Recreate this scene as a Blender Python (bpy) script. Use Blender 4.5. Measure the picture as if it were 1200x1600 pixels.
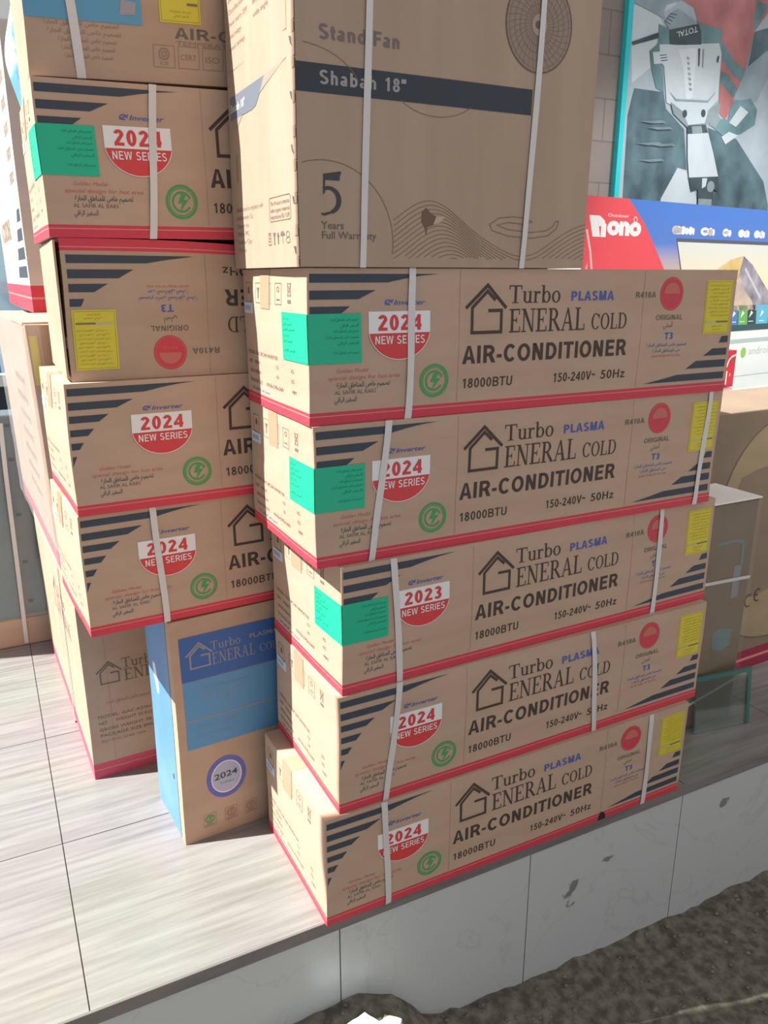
import bpy, bmesh, math, random
from math import sin, cos, pi, radians, hypot, atan2
from mathutils import Vector, Matrix

for o in list(bpy.data.objects):
    bpy.data.objects.remove(o)
SC = bpy.context.scene
COL = SC.collection

# ------------------------------------------------------------------ camera, light, exposure
cam_d = bpy.data.cameras.new('camera')
cam_d.sensor_fit = 'VERTICAL'
cam_d.sensor_height = 24.0
cam_d.lens = 1229.65 / 1600 * 24.0
cam_d.clip_start = 0.02
cam = bpy.data.objects.new('camera', cam_d)
COL.objects.link(cam)
R_ = Vector((0.8929554, -0.4501450, -0.0001624))
U_ = Vector((0.1291067, 0.2557642, 0.9580794))
F_ = Vector((0.4312331, 0.8555432, -0.2865028))
M_ = Matrix((R_, U_, -F_)).transposed().to_4x4()
M_.translation = Vector((-0.1725099, -1.2461841, 1.2939782))
cam.matrix_world = M_
SC.camera = cam

SUN_AZ, SUN_EL = radians(15), radians(50)
to_sun = Vector((-cos(SUN_EL) * cos(SUN_AZ), cos(SUN_EL) * sin(SUN_AZ), sin(SUN_EL)))
sd = bpy.data.lights.new('sun', 'SUN')
sd.energy = 12.0
sd.angle = radians(0.53)
sd.color = (1.0, 0.97, 0.92)
sun = bpy.data.objects.new('sun', sd)
sun.rotation_euler = to_sun.to_track_quat('Z', 'Y').to_euler()
COL.objects.link(sun)

wd = bpy.data.worlds.new('sky')
wd.use_nodes = True
SC.world = wd
bg = wd.node_tree.nodes['Background']
bg.inputs['Color'].default_value = (0.95, 0.97, 1.0, 1)
bg.inputs['Strength'].default_value = 0.72

ld = bpy.data.lights.new('tv_fill_spot', 'SPOT')       # unseen spot added to brighten the television carton's front
ld.energy = 150
ld.spot_size = radians(62)
ld.spot_blend = 0.5
ld.shadow_soft_size = 0.06
ld.color = (1.0, 0.97, 0.93)
spot = bpy.data.objects.new('tv_fill_spot', ld)
spot.location = (2.75, -0.35, 2.75)
spot.rotation_euler = (Vector((2.75, -0.35, 2.75)) - Vector((2.55, 1.0, 1.15))).to_track_quat('Z', 'Y').to_euler()
COL.objects.link(spot)

vs = SC.view_settings
vs.view_transform = 'Standard'
vs.look = 'None'
vs.gamma = 1.0
vs.exposure = 0.0
vs.use_curve_mapping = False

# ------------------------------------------------------------------ materials
MATS = {}


def mat(name, col, rough=0.75, spec=0.3, metal=0.0):
    if name in MATS:
        return MATS[name]
    m = bpy.data.materials.new(name)
    m.use_nodes = True
    b = m.node_tree.nodes['Principled BSDF']
    b.inputs['Base Color'].default_value = (*col, 1)
    b.inputs['Roughness'].default_value = rough
    b.inputs['Specular IOR Level'].default_value = spec
    b.inputs['Metallic'].default_value = metal
    MATS[name] = m
    return m


def noise_mat(name, c1, c2, scale=(8, 8, 8), rough=0.8, detail=4, lo=0.35, hi=0.65, spec=0.25, bump=0.0, bscale=60):
    m = mat(name, c1, rough, spec)
    nt = m.node_tree
    b = nt.nodes['Principled BSDF']
    tc = nt.nodes.new('ShaderNodeTexCoord')
    mp = nt.nodes.new('ShaderNodeMapping')
    mp.inputs['Scale'].default_value = scale
    nz = nt.nodes.new('ShaderNodeTexNoise')
    nz.inputs['Scale'].default_value = 1.0
    nz.inputs['Detail'].default_value = detail
    cr = nt.nodes.new('ShaderNodeValToRGB')
    cr.color_ramp.elements[0].position = lo
    cr.color_ramp.elements[1].position = hi
    cr.color_ramp.elements[0].color = (*c1, 1)
    cr.color_ramp.elements[1].color = (*c2, 1)
    nt.links.new(tc.outputs['Object'], mp.inputs['Vector'])
    nt.links.new(mp.outputs['Vector'], nz.inputs['Vector'])
    nt.links.new(nz.outputs['Fac'], cr.inputs['Fac'])
    nt.links.new(cr.outputs['Color'], b.inputs['Base Color'])
    if bump:
        n2 = nt.nodes.new('ShaderNodeTexNoise')
        n2.inputs['Scale'].default_value = bscale
        n2.inputs['Detail'].default_value = 3
        bp = nt.nodes.new('ShaderNodeBump')
        bp.inputs['Strength'].default_value = bump
        bp.inputs['Distance'].default_value = 0.003
        nt.links.new(tc.outputs['Object'], n2.inputs['Vector'])
        nt.links.new(n2.outputs['Fac'], bp.inputs['Height'])
        nt.links.new(bp.outputs['Normal'], b.inputs['Normal'])
    return m


CARD = noise_mat('cardboard', (0.478, 0.333, 0.246), (0.518, 0.368, 0.276), (5, 5, 22), 0.72, 5, bump=0.12, bscale=45)
CARD_D = noise_mat('cardboard_worn', (0.44, 0.31, 0.225), (0.49, 0.35, 0.26), (6, 6, 14), 0.75, 5, bump=0.15, bscale=40)
CARD_F = noise_mat('cardboard_fan', (0.42, 0.305, 0.225), (0.455, 0.335, 0.25), (16, 16, 3), 0.7, 4, bump=0.1, bscale=45)
CARD_Y = noise_mat('cardboard_yellowish', (0.30, 0.23, 0.14), (0.345, 0.265, 0.165), (5, 5, 9), 0.7, 4)
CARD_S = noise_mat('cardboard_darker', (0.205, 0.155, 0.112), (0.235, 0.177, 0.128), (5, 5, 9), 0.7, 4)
WRAP = noise_mat('plastic_wrap_white', (0.62, 0.60, 0.60), (0.78, 0.77, 0.77), (9, 4, 5), 0.35, 4, spec=0.5, bump=0.5, bscale=14)
RED = mat('red_ink', (0.62, 0.055, 0.085), 0.55)
REDL = mat('red_ink_line', (0.66, 0.25, 0.23), 0.6)
DARK = mat('navy_ink', (0.052, 0.066, 0.088), 0.6)
BLK = mat('brown_black_ink', (0.075, 0.052, 0.043), 0.7)
BLU = mat('blue_ink', (0.085, 0.12, 0.38), 0.65)
PINK = mat('salmon_ink', (0.55, 0.17, 0.13), 0.7)
GRN = mat('green_ink', (0.085, 0.33, 0.115), 0.7)
GREY = mat('grey_ink', (0.17, 0.135, 0.11), 0.75)
FAINT = mat('faint_ink', (0.30, 0.21, 0.16), 0.75)
GTAPE = mat('green_sticker', (0.012, 0.47, 0.27), 0.38, 0.4)
GTXT = mat('green_sticker_text', (0.01, 0.26, 0.155), 0.5)
YEL = mat('yellow_label', (0.66, 0.56, 0.055), 0.5)
YTXT = mat('yellow_label_text', (0.36, 0.30, 0.035), 0.6)
YBAR = mat('yellow_label_bar', (0.20, 0.17, 0.12), 0.6)
YBAR2 = mat('yellow_label_bar_light', (0.52, 0.47, 0.36), 0.6)
WHT = mat('white_print', (0.80, 0.79, 0.80), 0.45)
BRED = mat('badge_red', (0.66, 0.06, 0.065), 0.45)
STRAP = mat('white_strap', (0.66, 0.63, 0.62), 0.35, 0.5)
TAPE = mat('brown_tape', (0.42, 0.305, 0.205), 0.35, 0.4)
LBL = mat('pale_label', (0.62, 0.70, 0.80), 0.5)
BLUTAPE = mat('blue_tape', (0.10, 0.32, 0.50), 0.35, 0.5)
BNAVY = mat('dark_blue_print', (0.045, 0.13, 0.38), 0.5)
BSKY = mat('light_blue_print', (0.105, 0.29, 0.52), 0.5)
BSIDE = noise_mat('blue_side_print', (0.10, 0.26, 0.55), (0.14, 0.31, 0.60), (6, 6, 5), 0.42, 3, spec=0.45)
BFNT = mat('blue_print_faint', (0.17, 0.30, 0.47), 0.5)
BLOGO = mat('greyish_logo_ink', (0.27, 0.27, 0.33), 0.5)
PURP = mat('purple_ring', (0.13, 0.14, 0.45), 0.5)
DISC = mat('pale_disc', (0.42, 0.43, 0.56), 0.5)
CREASE = mat('crease_shadow_line', (0.36, 0.25, 0.18), 0.8)


def glass_mat(name, col, alpha_mix=0.75, rough=0.05):
    m = bpy.data.materials.new(name)
    m.use_nodes = True
    nt = m.node_tree
    nt.nodes.clear()
    out = nt.nodes.new('ShaderNodeOutputMaterial')
    tr = nt.nodes.new('ShaderNodeBsdfTransparent')
    tr.inputs['Color'].default_value = (*col, 1)
    gl = nt.nodes.new('ShaderNodeBsdfGlossy')
    gl.inputs['Roughness'].default_value = rough
    gl.inputs['Color'].default_value = (0.9, 0.95, 0.95, 1)
    mx = nt.nodes.new('ShaderNodeMixShader')
    mx.inputs[0].default_value = 1 - alpha_mix
    nt.links.new(tr.outputs[0], mx.inputs[1])
    nt.links.new(gl.outputs[0], mx.inputs[2])
    nt.links.new(mx.outputs[0], out.inputs[0])
    MATS[name] = m
    return m


# ------------------------------------------------------------------ mesh builder
class MB:
    def __init__(s):
        s.v, s.f, s.m, s.mats = [], [], [], []

    def mi(s, m):
        if m not in s.mats:
            s.mats.append(m)
        return s.mats.index(m)

    def poly(s, pts, m):
        i = len(s.v)
        s.v += [tuple(p) for p in pts]
        s.f.append(tuple(range(i, i + len(pts))))
        s.m.append(s.mi(m))

    def faces(s, verts, faces, m):
        i = len(s.v)
        s.v += [tuple(p) for p in verts]
        k = s.mi(m)
        for f in faces:
            s.f.append(tuple(a + i for a in f))
            s.m.append(k)

    def box(s, x0, x1, y0, y1, z0, z1, m):
        v = [(x, y, z) for z in (z0, z1) for y in (y0, y1) for x in (x0, x1)]
        s.faces(v, [(0, 2, 3, 1), (4, 5, 7, 6), (0, 1, 5, 4), (2, 6, 7, 3), (0, 4, 6, 2), (1, 3, 7, 5)], m)

    def build(s, name, parent=None, warp=None, bevel=0, smooth=False, seg=2):
        me = bpy.data.meshes.new(name)
        vv = [warp(Vector(p)) for p in s.v] if warp else s.v
        me.from_pydata(vv, [], s.f)
        for m in s.mats:
            me.materials.append(m)
        me.polygons.foreach_set('material_index', s.m)
        if smooth:
            me.polygons.foreach_set('use_smooth', [True] * len(s.f))
        me.update()
        o = bpy.data.objects.new(name, me)
        COL.objects.link(o)
        if parent:
            o.parent = parent
        if bevel:
            bm = bmesh.new()
            bm.from_mesh(me)
            bmesh.ops.remove_doubles(bm, verts=bm.verts, dist=1e-5)
            bm.to_mesh(me)
            bm.free()
            b = o.modifiers.new('bevel', 'BEVEL')
            b.width = bevel
            b.segments = seg
            b.limit_method = 'ANGLE'
            b.angle_limit = radians(50)
        return o


def thing(name, label, cat, loc=(0, 0, 0), rz=0, group=None):
    o = bpy.data.objects.new(name, None)
    o.empty_display_size = 0.1
    COL.objects.link(o)
    o.location = loc
    o.rotation_euler = (0, 0, rz)
    o['label'] = label
    o['category'] = cat
    if group:
        o['group'] = group
    return o


def tag(o, label, cat, group=None):
    o['label'] = label
    o['category'] = cat
    if group:
        o['group'] = group
    return o


def struct(o):
    o['kind'] = 'structure'
    return o


# ------------------------------------------------------------------ lettering
_tc = {}


def text_geo(s, bold=0.0, shear=0.0):
    k = (s, bold, shear)
    if k in _tc:
        return _tc[k]
    cu = bpy.data.curves.new('lettering', 'FONT')
    cu.body = s
    cu.size = 1.0
    cu.fill_mode = 'FRONT'
    cu.dimensions = '2D'
    cu.resolution_u = 3
    cu.offset = bold
    cu.shear = shear
    ob = bpy.data.objects.new('lettering', cu)
    COL.objects.link(ob)
    bpy.context.view_layer.update()
    dg = bpy.context.evaluated_depsgraph_get()
    me = bpy.data.meshes.new_from_object(ob.evaluated_get(dg))
    vs_ = [(v.co.x, v.co.y) for v in me.vertices]
    fs_ = [tuple(p.vertices) for p in me.polygons]
    bpy.data.objects.remove(ob)
    bpy.data.curves.remove(cu)
    bpy.data.meshes.remove(me)
    _tc[k] = (vs_, fs_)
    return _tc[k]


_cap = {}


def cap(bold):
    if bold not in _cap:
        v, f = text_geo('H', bold)
        ys = [p[1] for p in v]
        _cap[bold] = (min(ys), max(ys))
    return _cap[bold]


def T(s, x0, x1, y, h, bold=0.0, shear=0.0, slope=0.0):
    """2-D lettering fitted between x0 and x1 with its baseline at y and capitals h tall"""
    v, f = text_geo(s, bold, shear)
    if not v:
        return [], []
    a, b = cap(bold)
    xs = [p[0] for p in v]
    mn, mx = min(xs), max(xs)
    k = (x1 - x0) / max(1e-6, mx - mn)
    out = [(x0 + (p[0] - mn) * k, y + (p[1] - a) / (b - a) * h) for p in v]
    if slope:
        out = [(p[0], p[1] + (p[0] - x0) * slope) for p in out]
    return out, f


AR = {'ا': (0xFE8D, 0xFE8E), 'أ': (0xFE83, 0xFE84), 'ة': (0xFE93, 0xFE94), 'ر': (0xFEAD, 0xFEAE)}
for ch, base in (('ب', 0xFE8F), ('ت', 0xFE95), ('ح', 0xFEA1), ('خ', 0xFEA5), ('س', 0xFEB1), ('ص', 0xFEB9), ('ط', 0xFEC1),
                 ('ف', 0xFED1), ('ق', 0xFED5), ('ل', 0xFEDD), ('م', 0xFEE1), ('ن', 0xFEE5), ('ي', 0xFEF1)):
    AR[ch] = (base, base + 1, base + 2, base + 3)


def arab(s):
    out = ''
    n = len(s)
    for i, c in enumerate(s):
        if c not in AR:
            out += c
            continue
        fm = AR[c]
        prev = i > 0 and s[i - 1] in AR and len(AR[s[i - 1]]) == 4
        nxt = i < n - 1 and s[i + 1] in AR and len(fm) == 4
        if len(fm) == 2:
            out += chr(fm[1] if prev else fm[0])
        else:
            out += chr(fm[3] if prev and nxt else fm[1] if prev else fm[2] if nxt else fm[0])
    return out[::-1]


AR_HOT = arab('تصميم خاص للمناطق الحارة')
AR_SAFIR = arab('السفير الراقي')
AR_ORIG = arab('أصلي')


def rect(x0, y0, x1, y1):
    return [(x0, y0), (x1, y0), (x1, y1), (x0, y1)]


def ring(cx, cy, rx, ry, wv, wh, a0=0, a1=360, n=28):
    """list of quads of an elliptic stroke"""
    q = []
    for i in range(n):
        t0 = radians(a0 + (a1 - a0) * i / n)
        t1 = radians(a0 + (a1 - a0) * (i + 1) / n)
        q.append([(cx + rx * cos(t0), cy + ry * sin(t0)), (cx + rx * cos(t1), cy + ry * sin(t1)),
                  (cx + (rx - wv) * cos(t1), cy + (ry - wh) * sin(t1)), (cx + (rx - wv) * cos(t0), cy + (ry - wh) * sin(t0))])
    return q


def disc(cx, cy, rx, ry=None, a0=0, a1=360, n=40):
    ry = ry or rx
    k = n if a1 - a0 >= 360 else n + 1
    return [(cx + rx * cos(radians(a0 + (a1 - a0) * i / n)), cy + ry * sin(radians(a0 + (a1 - a0) * i / n))) for i in range(k)]


def stroke(pts, w, closed=False):
    """mitred polyline as quads"""
    n = len(pts)
    L, R = [], []
    for i in range(n):
        p = Vector(pts[i])
        a = Vector(pts[i - 1]) if i > 0 or closed else None
        b = Vector(pts[(i + 1) % n]) if i < n - 1 or closed else None
        d1 = (p - a).normalized() if a is not None else None
        d2 = (b - p).normalized() if b is not None else None
        if d1 is None:
            d1 = d2
        if d2 is None:
            d2 = d1
        n1 = Vector((-d1.y, d1.x))
        n2 = Vector((-d2.y, d2.x))
        m = (n1 + n2)
        m = m.normalized() if m.length > 1e-6 else n1
        k = w / 2 / max(0.4, m.dot(n1))
        L.append(tuple(p + m * k))
        R.append(tuple(p - m * k))
    out = []
    for i in range(n if closed else n - 1):
        j = (i + 1) % n
        out.append([L[i], L[j], R[j], R[i]])
    return out


SERIF = {
    'T': (0.80, [rect(.33, 0, .47, 1), rect(.02, .93, .78, 1), rect(.02, .76, .07, 1), rect(.73, .76, .78, 1), rect(.21, 0, .59, .05)]),
    'E': (0.72, [rect(.12, 0, .26, 1), rect(.02, .94, .64, 1), rect(.24, .49, .48, .55), rect(.02, 0, .68, .06), rect(.59, .76, .64, 1),
                 rect(.63, 0, .68, .25), rect(.44, .4, .48, .64)]),
    'N': (0.86, [rect(.12, 0, .18, 1), rect(.67, 0, .73, 1), [(.06, 1), (.24, 1), (.73, .02), (.73, 0), (.62, 0)], rect(.0, 0, .30, .05),
                 rect(.55, .95, .85, 1), rect(.0, .95, .2, 1)]),
    'R': (0.82, [rect(.12, 0, .26, 1), rect(.02, .94, .36, 1), rect(.24, .47, .36, .53), [(.32, .5), (.47, .5), (.80, .05), (.80, 0), (.66, 0)],
                 rect(.02, 0, .38, .05)] + ring(.34, .735, .30, .265, .14, .06, -90, 90, 14)),
    'A': (0.86, [[(.09, 0), (.15, 0), (.43, .88), (.40, 1)], [(.38, 1), (.47, 1), (.77, 0), (.61, 0)], rect(.22, .31, .64, .37),
                 rect(0, 0, .25, .05), rect(.52, 0, .86, .05)]),
    'L': (0.70, [rect(.12, 0, .26, 1), rect(.02, .95, .37, 1), rect(.02, 0, .66, .06), rect(.61, 0, .66, .28)]),
    'C': (0.80, ring(.40, .5, .38, .51, .14, .06, 38, 322, 26) + [rect(.67, .66, .72, .97)]),
    'O': (0.84, ring(.41, .5, .39, .51, .14, .06)),
    'D': (0.86, [rect(.12, 0, .26, 1), rect(.02, .94, .42, 1), rect(.02, 0, .42, .06)] + ring(.38, .5, .43, .5, .14, .06, -90, 90, 18)),
    'u': (0.64, [rect(.08, .18, .20, .66), rect(0, .61, .2, .66), rect(.42, 0, .54, .66), rect(.34, .61, .54, .66), rect(.42, 0, .62, .05)]
          + ring(.31, .2, .23, .21, .12, .07, 180, 360, 14)),
    'r': (0.48, [rect(.08, 0, .20, .66), rect(0, .61, .2, .66), rect(0, 0, .30, .05), rect(.33, .52, .43, .64)] + ring(.33, .44, .2, .22, .08, .08, 60, 180, 10)),
    'b': (0.62, [rect(.06, 0, .18, 1), rect(-.02, .95, .18, 1)] + ring(.32, .33, .26, .34, .12, .06)),
    'o': (0.60, ring(.29, .33, .27, .35, .12, .06)),
    ' ': (0.4, []),
}


def serif(s, x0, x1, y, h):
    x = 0
    out = []
    for c in s:
        w, ps = SERIF[c]
        for p in ps:
            out.append([(x + a, b) for a, b in p])
        x += w + 0.03
    k = (x1 - x0) / (x - 0.03)
    return [[(x0 + a * k, y + b * h) for a, b in p] for p in out]


# grotesque letters, unit capital height; w is the stroke weight
def sans_glyph(c, w):
    h = w / 2
    st = lambda pts, closed=False: stroke(pts, w, closed)
    R = lambda cx, cy, rx, ry, a0=0, a1=360, n=24: ring(cx, cy, rx, ry, w, w, a0, a1, n)
    bar = lambda x0, x1, y: [rect(x0, y - h, x1, y + h)]
    col = lambda x, y0=0, y1=1: [rect(x - h, y0, x + h, y1)]
    if c == 'A':
        return .74, [[(0, 0), (w * 1.08, 0), (.37 + w * .1, 1 - w * .2), (.37 + w * .5, 1), (.37 - w * .5, 1)], [(.74, 0), (.74 - w * 1.08, 0), (.37 - w * .1, 1 - w * .2), (.37 - w * .5, 1), (.37 + w * .5, 1)]] + [rect(.15, .22, .59, .22 + w * .9)]
    if c == 'I':
        return .26, col(.13)
    if c == '1':
        return .56, col(.34) + [[(.34, 1), (.34 + h, 1), (.34, .80), (.12, .70), (.12, .86)]]
    if c == 'R':
        return .74, col(.06 + h) + bar(.06, .42, 1 - h) + bar(.06, .42, .46) + R(.40, .73 - h * .25, .29, .27 + h * .25, -90, 90, 14) + [[(.34, .48), (.34 + w * 1.1, .48), (.76, 0), (.76 - w * 1.2, 0)]]
    if c == 'P':
        return .70, col(.06 + h) + bar(.06, .40, 1 - h) + bar(.06, .40, .43) + R(.38, .715 - h * .25, .30, .285 + h * .25, -90, 90, 14)
    if c == 'B':
        return .72, col(.06 + h) + bar(.06, .42, 1 - h) + bar(.06, .42, .52) + bar(.06, .42, h) + R(.39, .75 - h * .2, .27, .25 + h * .3, -90, 90, 14) + R(.40, .27, .31, .27 + h * .3, -90, 90, 14)
    if c == 'D':
        return .76, col(.06 + h) + bar(.06, .38, 1 - h) + bar(.06, .38, h) + R(.34, .5, .38, .5, -90, 90, 18)
    if c == 'C':
        return .76, R(.40, .5, .37, .515, 42, 318, 26)
    if c == 'G':
        return .80, R(.40, .5, .37, .515, 42, 340, 26) + bar(.42, .77, .44) + col(.77 - h, .05, .48)
    if c == 'O':
        return .80, R(.40, .5, .38, .515)
    if c == '0':
        return .58, R(.29, .5, .26, .51)
    if c == 'N':
        return .76, col(.06 + h) + col(.70 - h) + [[(.06, 1), (.06 + w * 1.1, 1), (.70, 0), (.70 - w * 1.1, 0)]]
    if c == 'M':
        return .88, col(.06 + h) + col(.82 - h) + [[(.06, 1), (.06 + w * 1.15, 1), (.44 + w * .45, .0), (.44 - w * .45, 0)], [(.82, 1), (.82 - w * 1.15, 1), (.44 - w * .45, 0), (.44 + w * .45, 0)]]
    if c == 'W':
        return 1.0, [[(0, 1), (w * 1.05, 1), (.27 + w * .35, 0), (.27 - w * .5, 0)], [(.50, .95), (.50 - w * .8, .95), (.27 - w * .35, 0), (.27 + w * .5, 0)], [(.50, .95), (.50 + w * .8, .95), (.73 + w * .35, 0), (.73 - w * .5, 0)], [(1, 1), (1 - w * 1.05, 1), (.73 - w * .35, 0), (.73 + w * .5, 0)]]
    if c == 'V':
        return .70, [[(0, 1), (w * 1.1, 1), (.35 + w * .5, 0), (.35 - w * .5, 0)], [(.70, 1), (.70 - w * 1.1, 1), (.35 - w * .5, 0), (.35 + w * .5, 0)]]
    if c == 'T':
        return .64, col(.32) + bar(0, .64, 1 - h)
    if c == 'E':
        return .66, col(.06 + h) + bar(.06, .62, 1 - h) + bar(.06, .58, .52) + bar(.06, .64, h)
    if c == 'F':
        return .62, col(.06 + h) + bar(.06, .60, 1 - h) + bar(.06, .54, .50)
    if c == 'L':
        return .60, col(.06 + h) + bar(.06, .60, h)
    if c == 'H':
        return .76, col(.06 + h) + col(.70 - h) + bar(.06, .70, .52)
    if c == 'U':
        return .74, col(.06 + h, .3, 1) + col(.68 - h, .3, 1) + R(.37, .31, .31, .325, 180, 360, 16)
    if c == 'S':
        return .68, R(.34, .735, .29, .28, 25, 270, 20) + R(.34, .27, .31, .285, -155, 90, 20)
    if c == '2':
        return .58, R(.28, .70, .26, .31, -15, 165, 18) + [[(.50, .60), (.53, .66), (.53 - w, .68), (.03, w * .9), (.03, .0), (.16, 0)]] + bar(.03, .55, h)
    if c == '3':
        return .58, R(.27, .735, .24, .275, -90, 155, 18) + R(.27, .275, .26, .29, -155, 90, 18) + bar(.20, .30, .515)
    if c == '4':
        return .60, col(.43) + bar(.02, .58, .29) + [[(.02, .36), (.02, .24), (.12, .26), (.43, .80), (.43, 1), (.38, 1)]]
    if c == '5':
        return .58, bar(.12, .50, 1 - h) + [[(.10, .48), (.10 + w, .48), (.12 + w, 1), (.12, 1)]] + R(.26, .32, .28, .34, -155, 125, 20)
    if c == '8':
        return .58, R(.28, .74, .23, .27) + R(.28, .275, .26, .29)
    if c == 'z':
        return .50, bar(.03, .47, .70 - h) + bar(.03, .49, h) + [[(.03, w * .8), (.03, 0), (.10, 0), (.47, .70 - w * .8), (.47, .70), (.38, .70)]]
    if c == '-':
        return .34, bar(.03, .31, .36)
    if c == '~':
        return .46, st([(.02, .52), (.08, .60), (.16, .62), (.28, .54), (.36, .53), (.43, .61)])
    if c == 't':
        return .34, col(.16, .1, .9) + bar(.02, .32, .68 - h) + R(.26, .15, .15, .16, 180, 290, 8)
    if c == 'a':
        return .58, R(.27, .50, .22, .22, 0, 155, 14) + col(.49 - h, .0, .52) + R(.26, .20, .24, .21)
    if c == 'n':
        return .60, col(.05 + h, 0, .70) + col(.53 - h, 0, .45) + R(.29, .44, .24, .27, 0, 180, 14)
    if c == 'h':
        return .60, col(.05 + h, 0, 1) + col(.53 - h, 0, .45) + R(.29, .44, .24, .27, 0, 180, 14)
    if c == 'd':
        return .62, col(.55 - h, 0, 1) + R(.29, .35, .26, .36)
    if c == 'b':
        return .62, col(.05 + h, 0, 1) + R(.31, .35, .26, .36)
    if c == '"':
        return .34, col(.08, .68, 1) + col(.26, .68, 1)
    return .34, []


def sans(s_, x0, x1, y, h, w=.17, shear=0.0):
    x = 0
    out = []
    for c in s_:
        a, ps = sans_glyph(c, w)
        for p in ps:
            out.append([(x + u + shear * v, v) for u, v in p])
        x += a + .07
    k = (x1 - x0) / (x - .07)
    return [[(x0 + u * k, y + v * h) for u, v in p] for p in out]


class Print:
    """draws 2-D marks on a face of a mesh builder; fm maps (u, v, height above the face) to a local point"""

    def __init__(s, mb, fm):
        s.mb, s.fm = mb, fm

    def t(s, txt, x0, x1, y, h, m, bold=0.0, shear=0.0, e=.0005, slope=0.0, rot=None):
        v, f = T(txt, x0, x1, y, h, bold, shear, slope)
        if rot:
            cx, cy, a = rot
            v = [(cx + (p[0] - cx) * cos(a) - (p[1] - cy) * sin(a), cy + (p[0] - cx) * sin(a) + (p[1] - cy) * cos(a)) for p in v]
        s.mb.faces([s.fm(a, b, e) for a, b in v], f, m)

    def p(s, pts, m, e=.0005):
        s.mb.poly([s.fm(a, b, e) for a, b in pts], m)

    def ps(s, polys, m, e=.0005):
        for q in polys:
            s.p(q, m, e)

    def slab(s, pts, m, e=.0012, e0=0.0):
        """a sticker: its face at height e and its rim down to the carton"""
        s.p(pts, m, e)
        n = len(pts)
        for i in range(n):
            a, b = pts[i], pts[(i + 1) % n]
            s.mb.poly([s.fm(*a, e), s.fm(*a, e0), s.fm(*b, e0), s.fm(*b, e)], m)

    def grid(s, x0, x1, y0, y1, m, e, nx=8, ny=4):
        for i in range(nx):
            for j in range(ny):
                a, b = x0 + (x1 - x0) * i / nx, x0 + (x1 - x0) * (i + 1) / nx
                c, d = y0 + (y1 - y0) * j / ny, y0 + (y1 - y0) * (j + 1) / ny
                s.p(rect(a, c, b, d), m, e)


# ------------------------------------------------------------------ the setting
def floor_material():
    m = mat('wood_look_tile', (0.62, 0.60, 0.56), 0.32, 0.45)
    nt = m.node_tree
    b = nt.nodes['Principled BSDF']
    tc = nt.nodes.new('ShaderNodeTexCoord')
    mp = nt.nodes.new('ShaderNodeMapping')
    mp.inputs['Rotation'].default_value = (0, 0, radians(-7))
    mp.inputs['Scale'].default_value = (3.0, 48, 1)
    nz = nt.nodes.new('ShaderNodeTexNoise')
    nz.inputs['Scale'].default_value = 1.0
    nz.inputs['Detail'].default_value = 6
    nz.inputs['Roughness'].default_value = 0.6
    cr = nt.nodes.new('ShaderNodeValToRGB')
    e = cr.color_ramp.elements
    e[0].position = 0.25
    e[0].color = (0.185, 0.178, 0.165, 1)
    e[1].position = 0.62
    e[1].color = (0.30, 0.297, 0.285, 1)
    nt.links.new(tc.outputs['Object'], mp.inputs['Vector'])
    nt.links.new(mp.outputs['Vector'], nz.inputs['Vector'])
    nt.links.new(nz.outputs['Fac'], cr.inputs['Fac'])
    n2 = nt.nodes.new('ShaderNodeTexNoise')
    n2.inputs['Scale'].default_value = 2.3
    mxn = nt.nodes.new('ShaderNodeMix')
    mxn.data_type = 'RGBA'
    mxn.blend_type = 'MULTIPLY'
    mxn.inputs[0].default_value = 0.25
    nt.links.new(tc.outputs['Object'], n2.inputs['Vector'])
    nt.links.new(cr.outputs['Color'], mxn.inputs[6])
    nt.links.new(n2.outputs['Color'], mxn.inputs[7])
    nt.links.new(mxn.outputs[2], b.inputs['Base Color'])
    return m


TILE = floor_material()
GROUT = mat('floor_grout', (0.18, 0.172, 0.165), 0.9)
NOSE = noise_mat('nosing_stone', (0.16, 0.145, 0.14), (0.22, 0.20, 0.19), (4, 4, 30), 0.5, 3)


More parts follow.
